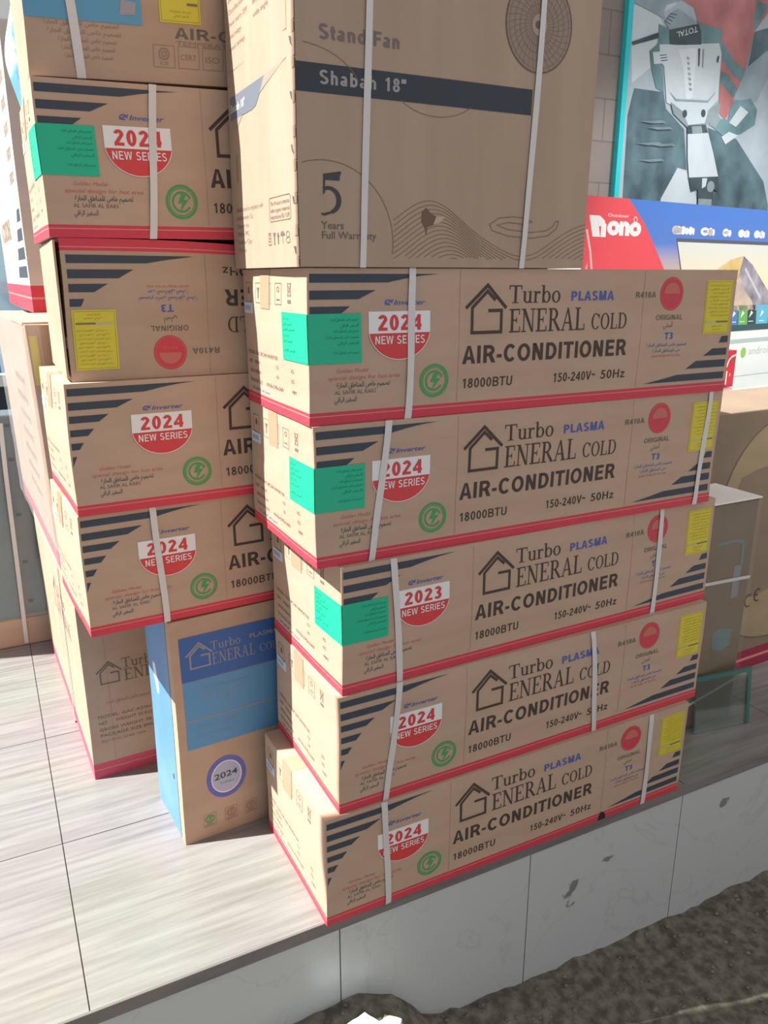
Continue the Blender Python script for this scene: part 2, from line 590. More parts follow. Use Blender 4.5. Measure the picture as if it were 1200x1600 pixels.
def marble_material():
    m = mat('white_marble_tile', (0.6, 0.62, 0.62), 0.3, 0.5)
    nt = m.node_tree
    b = nt.nodes['Principled BSDF']
    tc = nt.nodes.new('ShaderNodeTexCoord')
    n1 = nt.nodes.new('ShaderNodeTexNoise')
    n1.inputs['Scale'].default_value = 2.2
    n1.inputs['Detail'].default_value = 8
    n1.inputs['Distortion'].default_value = 1.2
    nt.links.new(tc.outputs['Object'], n1.inputs['Vector'])
    # thin veins: where the noise crosses one level
    sub = nt.nodes.new('ShaderNodeMath')
    sub.operation = 'SUBTRACT'
    sub.inputs[1].default_value = 0.5
    ab = nt.nodes.new('ShaderNodeMath')
    ab.operation = 'ABSOLUTE'
    cr = nt.nodes.new('ShaderNodeValToRGB')
    e = cr.color_ramp.elements
    e[0].position = 0.0
    e[0].color = (0.475, 0.50, 0.50, 1)
    e[1].position = 0.007
    e[1].color = (0.53, 0.555, 0.56, 1)
    nt.links.new(n1.outputs['Fac'], sub.inputs[0])
    nt.links.new(sub.outputs[0], ab.inputs[0])
    nt.links.new(ab.outputs[0], cr.inputs['Fac'])
    # mould stains with a place of their own
    n3 = nt.nodes.new('ShaderNodeTexNoise')
    n3.inputs['Scale'].default_value = 26
    n3.inputs['Detail'].default_value = 5
    nt.links.new(tc.outputs['Object'], n3.inputs['Vector'])
    last = cr.outputs['Color']
    for (px, pz, rx, rz_) in ((0.99, -0.195, 0.055, 0.085), (1.10, -0.14, 0.05, 0.03), (1.52, -0.12, 0.06, 0.03)):
        mp = nt.nodes.new('ShaderNodeMapping')
        mp.vector_type = 'POINT'
        mp.inputs['Location'].default_value = (-px / rx, 0, -pz / rz_)
        mp.inputs['Scale'].default_value = (1 / rx, 0, 1 / rz_)
        ln = nt.nodes.new('ShaderNodeVectorMath')
        ln.operation = 'LENGTH'
        nt.links.new(tc.outputs['Object'], mp.inputs['Vector'])
        nt.links.new(mp.outputs['Vector'], ln.inputs[0])
        mr = nt.nodes.new('ShaderNodeMapRange')
        mr.inputs['From Min'].default_value = 0.0
        mr.inputs['From Max'].default_value = 1.2
        mr.inputs['To Min'].default_value = 0.16
        mr.inputs['To Max'].default_value = -0.25
        nt.links.new(ln.outputs['Value'], mr.inputs['Value'])
        ad = nt.nodes.new('ShaderNodeMath')
        ad.operation = 'ADD'
        nt.links.new(mr.outputs[0], ad.inputs[0])
        nt.links.new(n3.outputs['Fac'], ad.inputs[1])
        st = nt.nodes.new('ShaderNodeMapRange')
        st.inputs['From Min'].default_value = 0.535
        st.inputs['From Max'].default_value = 0.60
        st.inputs['To Max'].default_value = 0.8
        nt.links.new(ad.outputs[0], st.inputs['Value'])
        mx = nt.nodes.new('ShaderNodeMix')
        mx.data_type = 'RGBA'
        mx.inputs[7].default_value = (0.13, 0.14, 0.13, 1)
        nt.links.new(st.outputs[0], mx.inputs[0])
        nt.links.new(last, mx.inputs[6])
        last = mx.outputs[2]
    nt.links.new(last, b.inputs['Base Color'])
    return m


MARBLE = marble_material()

# floor: tiles 0.5 m square with grout between, joints at x = -0.15 + 0.5 k and y = 0.5 k
mb = MB()
mb.box(-3.15, 4.35, 0.004, 3.2, -0.40, -0.004, GROUT)
x = -3.15
k = 0
for i in range(15):
    for j in range(7):
        x0, y0 = -3.15 + .5 * i, .5 * j
        y1 = min(y0 + .5, 3.2)
        mb.box(x0 + .0012, x0 + .4988, y0 + (.0012 if j else 0.0), y1 - .0012, -0.02, 0.0, TILE)
struct(mb.build('floor'))
mb = MB()
mb.box(-3.15, 4.35, -0.004, 0.003, -0.032, -0.0005, NOSE)
struct(mb.build('trim_1', bevel=.002))
mb = MB()
for i in range(15):
    x0 = -3.15 + .5 * i
    mb.box(x0 + .0015, x0 + .4985, 0.0, 0.012, -0.62, -0.033, MARBLE)
struct(mb.build('trim_2'))
mb = MB()
mb.box(-3.15, 4.35, 0.012, 0.03, -0.62, -0.033, mat('riser_joint', (0.10, 0.10, 0.10), 0.9))
struct(mb.build('trim_3'))

# unseen blockers added out of view: one dims the right, one shades the street
BLOCKER = noise_mat('blocker_render', (0.20, 0.18, 0.16), (0.26, 0.235, 0.21), (2, 2, 2), 0.85, 4)
mb = MB()
mb.box(3.42, 3.62, -2.8, 1.37, -0.5, 3.2, BLOCKER)
struct(mb.build('right_light_blocker'))
mb = MB()
mb.box(-1.36, -1.20, -3.2, 0.408, 2.02, 4.6, BLOCKER)
mb.box(-1.36, -1.20, -3.2, -0.9, -0.6, 2.02, BLOCKER)
struct(mb.build('street_sun_blocker'))

# street: rough dirty ground with a hump of spilt concrete at the riser
random.seed(4)


def hash2(i, j):
    n = sin(i * 127.1 + j * 311.7) * 43758.5453
    return n - math.floor(n)


def vnoise(x, y):
    i, j = math.floor(x), math.floor(y)
    fx, fy = x - i, y - j
    fx, fy = fx * fx * (3 - 2 * fx), fy * fy * (3 - 2 * fy)
    return (hash2(i, j) * (1 - fx) + hash2(i + 1, j) * fx) * (1 - fy) + (hash2(i, j + 1) * (1 - fx) + hash2(i + 1, j + 1) * fx) * fy


def street_z(x, y):
    z = -0.445 + 0.018 * (vnoise(x * 4, y * 4) - .5) + 0.014 * (vnoise(x * 15, y * 15) - .5) + 0.012 * (vnoise(x * 38, y * 38) - .5)
    d = ((x - 0.27) / 0.25) ** 2 + ((y + 0.02) / 0.17) ** 2
    z += 0.205 * math.exp(-d * d * .9) + 0.035 * math.exp(-((x - .62) / .2) ** 2 - ((y + .02) / .10) ** 2)
    z += 0.012 * max(0, (y + 0.06) / 0.06) * vnoise(x * 25, 3)
    return z


DIRT = noise_mat('street_dirt', (0.10, 0.092, 0.072), (0.215, 0.20, 0.16), (34, 34, 34), 0.95, 10, 0.38, 0.64, bump=1.0, bscale=160)
mb = MB()
NX, NY = 230, 80
for j in range(NY + 1):
    for i in range(NX + 1):
        xx = -2.6 + 6.2 * i / NX
        yy = 0.005 - 1.9 * (j / NY) ** 1.4
        mb.v.append((xx, yy, street_z(xx, yy)))
q = mb.mi(DIRT)
for j in range(NY):
    for i in range(NX):
        a = j * (NX + 1) + i
        mb.f.append((a, a + NX + 1, a + NX + 2, a + 1))
        mb.m.append(q)
struct(mb.build('street', smooth=True))

# wall behind the display counter, tiled brownish grey
mw = mat('wall_tile', (0.2, 0.17, 0.16), 0.5)
nt = mw.node_tree
br = nt.nodes.new('ShaderNodeTexBrick')
tcw = nt.nodes.new('ShaderNodeTexCoord')
mpw = nt.nodes.new('ShaderNodeMapping')
mpw.inputs['Rotation'].default_value = (radians(90), 0, 0)
br.inputs['Color1'].default_value = (0.24, 0.205, 0.19, 1)
br.inputs['Color2'].default_value = (0.205, 0.175, 0.16, 1)
br.inputs['Mortar'].default_value = (0.15, 0.13, 0.12, 1)
br.inputs['Scale'].default_value = 1.0
br.inputs['Brick Width'].default_value = 0.30
br.inputs['Row Height'].default_value = 0.15
br.inputs['Mortar Size'].default_value = 0.003
nt.links.new(tcw.outputs['Object'], mpw.inputs['Vector'])
nt.links.new(mpw.outputs['Vector'], br.inputs['Vector'])
nt.links.new(br.outputs['Color'], nt.nodes['Principled BSDF'].inputs['Base Color'])
mb = MB()
mb.box(1.1, 4.3, 1.37, 1.50, 0.0, 3.0, mw)
struct(mb.build('wall_back'))

# shop front at the far left: white wall, framed window, dark plinth
WHITEWALL = noise_mat('white_render', (0.70, 0.73, 0.74), (0.78, 0.80, 0.80), (2, 2, 2), 0.7, 3)
DARKW = mat('dark_plinth', (0.035, 0.045, 0.06), 0.35, 0.5)
FRAME = mat('white_frame', (0.75, 0.77, 0.78), 0.4)
mb = MB()
mb.box(-2.2, -1.4, 2.9, 3.05, 0, 3.0, WHITEWALL)
mb.box(0.75, 1.6, 2.9, 3.05, 0, 3.0, WHITEWALL)
mb.box(-1.4, 0.75, 2.9, 3.05, 2.25, 3.0, WHITEWALL)
mb.box(-1.4, 0.75, 2.9, 3.05, 0.0, 0.80, DARKW)
struct(mb.build('wall_left'))
win = struct(thing('window_1', '', 'window', (0, 0, 0)))
del win['category'], win['label']
mb = MB()
for (a, b, c, d) in ((-1.4, .75, .80, .85), (-1.4, .75, 2.20, 2.25), (-1.4, -1.35, .85, 2.2), (.70, .75, .85, 2.2), (-.36, -.32, .85, 2.2)):
    mb.box(a, b, 2.86, 2.96, c, d, FRAME)
mb.build('window_frame', win, bevel=.004)
mb = MB()
mb.box(-1.35, .70, 2.915, 2.921, .85, 2.2, glass_mat('window_glass', (0.86, 0.95, 0.97), 0.85))
mb.build('window_glass', win)
mb = MB()
mb.box(-1.6, 1.0, 3.9, 4.0, 0.0, 3.0, mat('shop_interior', (0.62, 0.72, 0.78), 0.7))
mb.box(-1.6, 1.0, 3.06, 3.9, 0.70, 0.80, mat('window_ledge', (0.5, 0.55, 0.58), 0.6))
struct(mb.build('wall_interior'))
BLP = mat('blue_package', (0.07, 0.20, 0.42), 0.4)
BLP2 = mat('pale_blue_package', (0.30, 0.48, 0.66), 0.4)
for i, (xx, w, h, mm, mm2, lb) in enumerate(((-.36, .15, .34, BLP2, BLP, 'pale blue package left of the darker one behind the shop window'),
                                             (-.20, .14, .26, BLP, BLP2, 'dark blue package standing behind the shop window glass'),
                                             (-.04, .16, .30, BLP2, BLP, 'pale blue package right of the darker one behind the shop window'))):
    t = thing('goods_package', lb, 'package', (xx, 3.25, .80), 0, 'packages in the shop window')
    mb = MB()
    mb.box(0, w, 0, .14, 0, h, mm)
    mb.build('packet', t, bevel=.008)
    mb = MB()
    mb.box(.015, w - .015, -.0015, 0, h * .45, h * .8, mm2)
    mb.build('packet_label', t)


# ------------------------------------------------------------------ cartons
def rounded(pts):
    return pts


def make_warp(seed, W, D, H, amp=.002, bulge=.0025, extra=None, flip=False):
    rnd = random.Random(seed)
    c = [Vector((rnd.uniform(-amp, amp), rnd.uniform(-amp, amp), rnd.uniform(-amp * .3, 0))) for _ in range(8)]
    for i in range(4):
        c[i].z = 0
    ph = [rnd.uniform(0, 6.28) for _ in range(4)]

    def f(p):
        u, v, w = p.x / W, p.y / D, p.z / H
        q = p.copy()
        uu, vv, ww = min(1, max(0, u)), min(1, max(0, v)), min(1, max(0, w))
        for i in range(8):
            a, b, g = i & 1, (i >> 1) & 1, i >> 2
            q += c[i] * ((uu if a else 1 - uu) * (vv if b else 1 - vv) * (ww if g else 1 - ww))
        # faces belly out a little, edges wander
        fb = 16 * uu * (1 - uu) * ww * (1 - ww)
        q.y += (-1 + 2 * vv) * bulge * fb
        sb = 16 * vv * (1 - vv) * ww * (1 - ww)
        q.x += (-1 + 2 * uu) * bulge * sb
        q.y += .0012 * sin(uu * 7 + ph[0]) * (ww - .5) + .0008 * sin(ww * 5 + ph[1])
        q.x += .0010 * sin(ww * 6 + ph[2]) + .0008 * sin(vv * 6 + ph[3])
        if extra:
            q = extra(q, uu, vv, ww)
        if flip:
            q = Vector((W - q.x, q.y, H - q.z))
        return q
    return f


def carton_shell(mb, W, D, H, body, band=None, nx=14, ny=6, zs=None):
    """body of a carton: gridded faces, the printed band round its foot as faces of their own"""
    if zs is None:
        zs = ([0, .0145, .0162, .022] if band else [0]) + [(.022 if band else 0) + (H - (.022 if band else 0)) * i / 7 for i in range(1, 8)]

    def zm(i):
        if not band:
            return body
        return band if i in (0, 2) else REDL if i == 1 else body
    xs = [W * i / nx for i in range(nx + 1)]
    ys = [D * i / ny for i in range(ny + 1)]
    for i in range(nx):
        for k in range(len(zs) - 1):
            a, b, c, d = xs[i], xs[i + 1], zs[k], zs[k + 1]
            mb.poly([(a, 0, c), (b, 0, c), (b, 0, d), (a, 0, d)], zm(k))
            mb.poly([(b, D, c), (a, D, c), (a, D, d), (b, D, d)], zm(k))
        for j in range(ny):
            a, b, c, d = xs[i], xs[i + 1], ys[j], ys[j + 1]
            mb.poly([(a, c, H), (b, c, H), (b, d, H), (a, d, H)], body)
            mb.poly([(a, d, 0), (b, d, 0), (b, c, 0), (a, c, 0)], body)
    for j in range(ny):
        for k in range(len(zs) - 1):
            a, b, c, d = ys[j], ys[j + 1], zs[k], zs[k + 1]
            mb.poly([(0, b, c), (0, a, c), (0, a, d), (0, b, d)], zm(k))
            mb.poly([(W, a, c), (W, b, c), (W, b, d), (W, a, d)], zm(k))


def house_logo(P, ox, oy, s, m, w=.0062, e=.0005):
    g = lambda pts: [(ox + a * s, oy + b * s) for a, b in pts]
    P.ps(stroke(g([(-.0455, .047), (0, .087), (.0425, .046)]), w * s), m, e)
    P.ps(stroke(g([(.018, .0605), (0, .0765), (-.032, .0475), (-.032, .003), (.032, .003), (.032, .042), (.003, .042)]), w * .95 * s), m, e)


def eco_mark(P, cx, cy, r, m):
    P.ps(ring(cx, cy, r, r, r * .16, r * .16, n=36), m)
    P.ps(ring(cx, cy, r * .8, r * .8, r * .05, r * .05, n=30), m)
    P.ps(ring(cx, cy, r * .62, r * .62, r * .13, r * .13, 20, 330, n=24), m)
    P.p([(cx - .02 * r, cy + .45 * r), (cx + .3 * r, cy + .45 * r), (cx + .12 * r, cy + .12 * r), (cx + .42 * r, cy + .12 * r), (cx - .12 * r, cy - .55 * r),
         (cx + .02 * r, cy - .08 * r), (cx - .25 * r, cy - .08 * r)], m)


def left_stripes(P, H, n):
    rows = [(.252, .238, .25, .147), (.2255, .211, .125, .093), (.1995, .186, .077, .058), (.173, .160, .048, .036), (.147, .134, .027, .018),
            (.121, .102, .012, .003)]
    for i in range(n):
        t, b, xt, xb = rows[i]
        x0 = .004
        pts = [(x0, b), (xb, b), (xt, t), (x0, t)]
        if i == 0:
            pts = [(x0, b), (xb, b), (.18, b + .0062), (.213, b + .011), (xt, t), (x0, t)]
        P.p(pts, DARK)


def right_stripes(P):
    P.p([(.965, .108), (.9915, .108), (.9915, .122), (.972, .122)], DARK)
    P.p([(.921, .081), (.9915, .081), (.9915, .096), (.947, .096)], DARK)
    P.p([(.872, .055), (.9915, .055), (.9915, .071), (.901, .071)], DARK)
    P.p([(.755, .029), (.9915, .029), (.9915, .044), (.848, .0435), (.81, .037)], DARK)


def front_print(P, n_left, eco=True):
    left_stripes(P, .2617, n_left)
    right_stripes(P)
    # inverter word mark with its swirl
    P.t('Inverter', .160, .2225, .2005, .0085, BLU, .012, .28)
    P.ps(ring(.150, .205, .0075, .0048, .0024, .002, -20, 300, 18), BLU)
    P.ps(stroke([(.1425, .2015), (.150, .2045), (.159, .2095)], .0018), BLU)
    if eco:
        eco_mark(P, .2425, .0655, .0305, GRN)
    P.t('Golden Model', .050, .110, .0885, .0068, PINK, .0, .2)
    P.t('special design for hot area', .034, .172, .0765, .0068, PINK, .0, .2)
    P.t(AR_HOT, .050, .152, .0635, .0085, DARK, .006)
    P.t('AL SAFIR AL RAKI', .046, .124, .0515, .0068, GREY, .0)
    P.t(AR_SAFIR, .046, .088, .0385, .0085, DARK, .0)
    # brand block
    house_logo(P, .3525, .1455, 1.0, BLK)
    P.ps(serif('Turbo', .400, .521, .2, .032), BLK)
    P.ps(serif('ENERAL', .402, .584, .1465, .043), BLK)
    P.ps(serif('COLD', .6, .693, .1465, .031), BLK)
    P.ps(sans('PLASMA', .545, .654, .2025, .0178, .2), BLU)
    P.ps(sans('AIR-CONDITIONER', .301, .696, .0925, .0325, .19), BLK)
    P.ps(sans('18000BTU', .302, .417, .0475, .0178, .15), BLK)
    P.ps(sans('150-240V~', .513, .620, .047, .0175, .15), BLK)
    P.ps(sans('50Hz', .634, .699, .047, .0175, .15), BLK)
    # refrigerant mark
    P.ps(sans('R410A', .711, .767, .206, .0115, .18), GREY)
    P.p(disc(.811, .213, .0325, .0335), RED)
    P.p(disc(.811, .213, .022, .0225, 0, 180, 20), PINK, .0008)
    P.ps(ring(.811, .213, .030, .031, .0012, .0012), PINK, .0008)
    P.t('R410A', .797, .825, .2005, .006, PINK, 0, e=.0008)
    P.ps(sans('ORIGINAL', .772, .847, .1605, .0105, .15), GREY)
    P.t(AR_ORIG, .794, .820, .1455, .0085, GREY, .0)
    P.ps(sans('T3', .800, .825, .1205, .0140, .19), BLU)
    P.t(AR_HOT, .752, .866, .1065, .0065, BLU, .0)
    P.t(AR_HOT[:16], .770, .848, .0945, .0065, BLU, .0)
    P.t('special design for hot area', .768, .850, .0845, .0050, PINK, .0)


def end_print(P, D, H):
    """marks on the end face, u running from the rear edge to the front edge"""
    g = GREY
    for i, u0 in enumerate((.022, .086, .145, .202)):
        P.ps(stroke([(u0, .2), (u0 + .033, .2), (u0 + .033, .2365), (u0, .2365)], .0011, True), g)
        c = u0 + .0165
        if i == 0:
            P.p([(c - .006, .216), (c + .006, .216), (c + .005, .226), (c, .230), (c - .005, .226)], g)
        elif i == 1:
            P.p([(c - .008, .228), (c + .008, .228), (c + .002, .219), (c + .002, .208), (c - .002, .208), (c - .002, .219)], g)
        elif i == 2:
            for dy in (.207, .213, .220, .227):
                P.p(rect(c - .008, dy, c + .008, dy + .002), g)
            P.p([(c - .004, .228), (c + .004, .228), (c, .2335)], g)
        else:
            P.ps(ring(c, .226, .006, .005, .0015, .0015), g)
            P.p(rect(c - .008, .207, c + .008, .2095), g)
    c = .274
    P.ps(stroke([(c - .007, .236), (c - .005, .216), (c + .005, .216), (c + .007, .236)], .0014, True), g)
    P.ps(stroke([(c - .009, .238), (c + .009, .214)], .0012), g)
    P.ps(stroke([(c + .009, .238), (c - .009, .214)], .0012), g)
    P.p(rect(c - .008, .203, c + .008, .209), g)
    h = .0068
    P.t('MODEL: GAC18C24H INVERTER', .020, .205, .0995, h, g)
    P.t('NET', .022, .045, .081, h, g)
    P.t('WEIGHT:', .056, .098, .081, h, g)
    P.t('13', .195, .206, .083, h, g)
    P.t('KG', .272, .285, .083, h, g)
    P.t('GROSS WEIGHT:', .024, .102, .062, h, g)
    P.t('16', .195, .206, .065, h, g)
    P.t('KG', .272, .285, .065, h, g)
    P.t('PACKAGE SIZE:', .025, .106, .043, h, g)
    P.t('1010x370x260', .132, .228, .044, h, g)
    P.t('MM', .274, .294, .046, h, g)
    P.t(AR_HOT, .030, .15, .029, .006, BLU)


GREEN_LINES = ((.040, .176), (.058, .166), (.046, .157), (.030, .147), (.052, .137), (.044, .121))


def ac_carton(tag_name, label, loc, rz, straps, year='2024', green=False, badge=True, yellow=True, n_left=6, seed=1,
              flip=False, group=None, extra=None, eco=True, tape=True, flap=False, notch=False, bx=0.0, bz=0.0, body=None):
    W, D, H = 1.0, .3551, .2612
    t = thing('air_conditioner_carton', label, 'box', loc, rz, group)
    wp = make_warp(seed, W, D, H, flip=flip, extra=extra)
    F = lambda u, v, e: (u, -e, v)
    S = (lambda u, v, e: (-e, D - u, v)) if not flip else (lambda u, v, e: (W + e, u, v))
    mb = MB()
    body = body or CARD
    carton_shell(mb, W, D, H, body, RED)
    P = Print(mb, F)
    front_print(P, n_left, eco)
    P.grid(.2925, .2935, .024, .258, CREASE, .0004, 1, 3)
    P.grid(.7325, .7335, .024, .258, CREASE, .0004, 1, 3)
    end_print(Print(mb, S), D, H)
    if notch:
        P.p([(.728, .0), (.752, .0), (.750, .012), (.744, .021), (.735, .024), (.730, .014)], mat('torn_hole', (0.03, 0.02, 0.02), 0.9), .0007)
    mb.build('carton', t, wp, bevel=.0035)
    if green:
        mb = MB()
        P = Print(mb, F)
        P.grid(0, .0975, .105, .188, GTAPE, .0012, 4, 4)
        P.mb.poly([F(.0975, .105, .0012), F(.0975, .105, 0), F(.0975, .188, 0), F(.0975, .188, .0012)], GTAPE)
        for u, v in GREEN_LINES:
            P.t(AR_HOT if u < .05 else AR_SAFIR, u, .092, v, .0045, GTXT, .0, e=.0016)
        P2 = Print(mb, S)
        P2.grid(D - .118, D, .105, .188, GTAPE, .0012, 4, 4)
        for k_, (u, v) in enumerate(GREEN_LINES):
            P2.t(AR_SAFIR, D - .112, D - .112 + .03 + .012 * (k_ % 3), v, .0045, GTXT, .0, e=.0016)
        mb.build('green_sticker', t, wp)
    if badge:
        mb = MB()
        P = Print(mb, lambda u, v, e: F(u + bx, v + bz, e))
        P.slab(rect(.1115, .153, .232, .190), WHT, .0012)
        arc = [(.1125, .153)] + [(.1718 + .0605 * cos(radians(a)), .1605 + .0535 * sin(radians(a))) for a in range(188, 353, 6)] + [(.2310, .153)]
        P.slab(arc, BRED, .0012)
        P.ps(stroke(arc[1:-1], .0012), WHT, .0015)
        P.ps(sans(year, .1285, .215, .1575, .0265, .2), BRED, .0016)
        P.ps(sans('NEW SERIES', .1225, .2215, .1345, .0140, .145), WHT, .0016)
        mb.build('series_badge', t, wp)
    if yellow:
        mb = MB()
        P = Print(mb, F)
        P.slab(rect(.9105, .128, .990, .240), YEL, .0012)
        P.ps(stroke([(.9135, .131), (.987, .131), (.987, .237), (.9135, .237)], .0007, True), YTXT, .0015)
        for k_ in range(9):
            v = .228 - .0078 * k_
            P.t((AR_HOT, AR_SAFIR, AR_HOT[:14])[k_ % 3], .920 + .004 * (k_ % 3), .982 - .003 * (k_ % 2), v, .0030, YTXT, 0, e=.0016)
        P.p(rect(.916, .1515, .948, .1550), YBAR2, .0016)
        P.p(rect(.948, .1515, .984, .1550), YBAR, .0016)
        P.t(AR_SAFIR, .935, .968, .143, .003, YTXT, 0, e=.0016)
        P.t(AR_SAFIR, .938, .962, .136, .003, YTXT, 0, e=.0016)
        mb.build('energy_label', t, wp)
    mb = MB()
    P = Print(mb, S)
    P.slab(rect(.008, .178, .064, .199), LBL, .001)
    P.p(rect(.014, .184, .05, .193), mat('label_print', (0.33, 0.44, 0.60), .6), .0014)
    mb.build('barcode_label', t, wp)
    if tape:
        mb = MB()
        P = Print(mb, S)
        P.grid(.118, .172, .19, H, TAPE, .0008, 2, 3)
        mb.poly([S(.118, .19, .0008), S(.118, .19, 0), S(.172, .19, 0), S(.172, .19, .0008)], TAPE)
        sx = 0 if not flip else W
        for a in range(6):
            x0, x1 = W * a / 6, W * (a + 1) / 6
            mb.poly([(x0, D - .172, H + .0004), (x1, D - .172, H + .0004), (x1, D - .118, H + .0004), (x0, D - .118, H + .0004)], TAPE)
        mb.build('packing_tape', t, wp)
    for (ut, ub) in straps:
        strap_part(t, F, ut, ub, H, wp, .0135)
    if flap:
        mb = MB()
        mb.box(-.005, -.001, .0, D - .004, .006, H - .004, body)

        def wf(p):
            p = p.copy()
            p.x -= .007 * max(0, 1 - p.y / .30) * (0.55 + .45 * sin(p.z * 9 + .5))
            p.y += .004 * sin(p.z * 23)
            return p
        mb.build('end_flap', t, wf)
    return t


def strap_part(t, F, ut, ub, H, wp, w, mid=None, e=.0026):
    mb = MB()
    n = 14
    prev = None
    for i in range(n + 1):
        s = i / n
        v = H * (1 - s) + .0008 * (1 - 2 * s)
        u = ut + (ub - ut) * s
        if mid is not None:
            u += mid * 4 * s * (1 - s)
        ee = e if 0 < i < n else .0012
        tw = .0006 * sin(s * 9 + ut * 40)
        row = [(u - w / 2, v, ee + .0004 + tw), (u + w / 2, v, ee + .0004 - tw), (u + w / 2, v, ee - .0005 - tw), (u - w / 2, v, ee - .0005 + tw)]
        row = [F(*r) for r in row]
        if prev:
            for a in range(4):
                b = (a + 1) % 4
                mb.poly([prev[a], row[a], row[b], prev[b]], STRAP)
        else:
            mb.poly(row, STRAP)
        prev = row
    mb.poly(prev[::-1], STRAP)
    return mb.build('strap', t, wp)


HR = .2617
GR, GL = 'air conditioner cartons in the right stack', 'air conditioner cartons in the left stack'
ac_carton('R5', 'brown air conditioner carton at the bottom of the right stack, on the step edge', (.3158, -.0162, 0), radians(.44),
          [(.132, .143), (.872, .875)], seed=5, group=GR, notch=True, bx=.006, bz=-.004)
ac_carton('R4', 'brown air conditioner carton second from the bottom of the right stack, strap crossing COLD', (.3526, -.0110, HR), radians(.83),
          [(.134, .103), (.632, .661)], seed=4, group=GR)
ac_carton('R3', 'brown air conditioner carton with green sticker and the only 2023 badge', (.3627, -.0097, 2 * HR), radians(1.83),
          [(.109, .126), (.819, .819)], year='2023', green=True, n_left=3, seed=3, group=GR, eco=False, bx=.004, bz=.003)
ac_carton('R2', 'brown air conditioner carton with green sticker, directly above the 2023 carton', (.3202, .0023, 3 * HR), radians(.23),
          [(.146, .110), (.962, .951)], green=True, n_left=3, seed=2, group=GR)
ac_carton('R1', 'brown air conditioner carton with green sticker, topmost of the right stack under the fan carton', (.3162, .0060, 4 * HR), radians(-.2),
          [(.195, .191)], green=True, n_left=3, seed=1, group=GR)

HL = .5775


def up_right(a, b):
    def f(q, u, v, w):
        q.z += u * (a + (b - a) * w)
        return q
    return f


ac_carton('L4', 'brown air conditioner carton resting on the blue carton, 2024 badge crossed by strap', (-.0441, .3539, HL), radians(3.87),
          [(.147, .158)], seed=14, group=GL, yellow=True)
ac_carton('L3', 'brown air conditioner carton without strap in the left stack, just under the upside-down carton', (-.0417, .3490, HL + HR), radians(2.73), [],
          seed=13, group=GL, bx=.007, bz=.004)


def dent(q, u, v, w):
    # printed before the flip: w = 0 is the edge that ends up on top
    k = math.exp(-((u - .56) / .16) ** 2) * max(0, 1 - w / .5) ** 2 * max(0, 1 - v / .6)
    q.z += .011 * k
    q.y += .004 * k * sin(u * 40)
    return q


ac_carton('L2', 'brown air conditioner carton lying upside down, red band on top, yellow label at left', (-.0217, .3720, HL + 2 * HR), radians(.23), [],
          seed=12, group=GL, flip=True, badge=True, extra=dent, flap=True, body=CARD_D)
ac_carton('L1', 'brown air conditioner carton with green sticker on the left stack, above the upside-down carton', (-.0350, .3680, HL + 3 * HR), radians(.2),
          [(.206, .184)], green=True, n_left=3, seed=11, group=GL, extra=up_right(.006, .026))

# top carton of the left stack: other print, blue tape
W0, D0, H0 = .96, .36, .31
t = thing('air_conditioner_carton', 'greyish brown carton with blue tape at the very top of the left stack', 'box', (-.0350, .385, HL + 4 * HR + .004), radians(-1),
          GL)
wp = make_warp(21, W0, D0, H0, extra=up_right(.034, .036))
F0 = lambda u, v, e: (u, -e, v)
mb = MB()
carton_shell(mb, W0, D0, H0, CARD_D, None)
P = Print(mb, F0)
for k_, (a, b) in enumerate(((.030, .155), (.035, .158), (.052, .150), (.056, .146), (.060, .142))):
    P.t(AR_HOT, a, b, .082 - .0125 * k_, .0065, FAINT)
P.ps(sans('AIR-CONDITIONER', .253, .60, .0745, .0175, .18), GREY)
P.t('TEMPERATURE ENERGY SAVING', .255, .54, .0635, .007, FAINT)
for a in (.213, .258, .303):
    P.ps(stroke(rect(a, .026, a + .038, .062), .0010, True), FAINT)
P.ps(ring(.232, .048, .010, .010, .0025, .0025), FAINT)
P.ps(ring(.232, .048, .005, .005, .002, .002), FAINT)
P.t('CE', .224, .240, .030, .005, FAINT)
P.t('CERT', .262, .291, .04, .009, FAINT)
P.t('ISO', .308, .334, .038, .010, FAINT)
mb.build('carton', t, wp, bevel=.0035)
mb = MB()
P = Print(mb, F0)
P.grid(0.0, .196, .090, .175, BLUTAPE, .001, 8, 2)
P.p([(.158, .104), (.185, .106), (.187, .125), (.162, .128)], mat('torn_tape_patch', (.38, .33, .36), .7), .0014)
mb.build('blue_tape', t, wp)
mb = MB()
P = Print(mb, F0)
P.slab(rect(.228, .099, .302, .20), YEL, .0012)
P.ps(stroke(rect(.231, .102, .299, .197), .0008, True), YTXT, .0015)
P.p(rect(.278, .128, .297, .132), YBAR, .0016)
P.t(AR_HOT, .245, .285, .116, .0035, YTXT, 0, e=.0016)
P.t(AR_SAFIR, .252, .28, .109, .0035, YTXT, 0, e=.0016)
mb.build('energy_label', t, wp)
strap_part(t, F0, .062, .086, H0, wp, .0155)

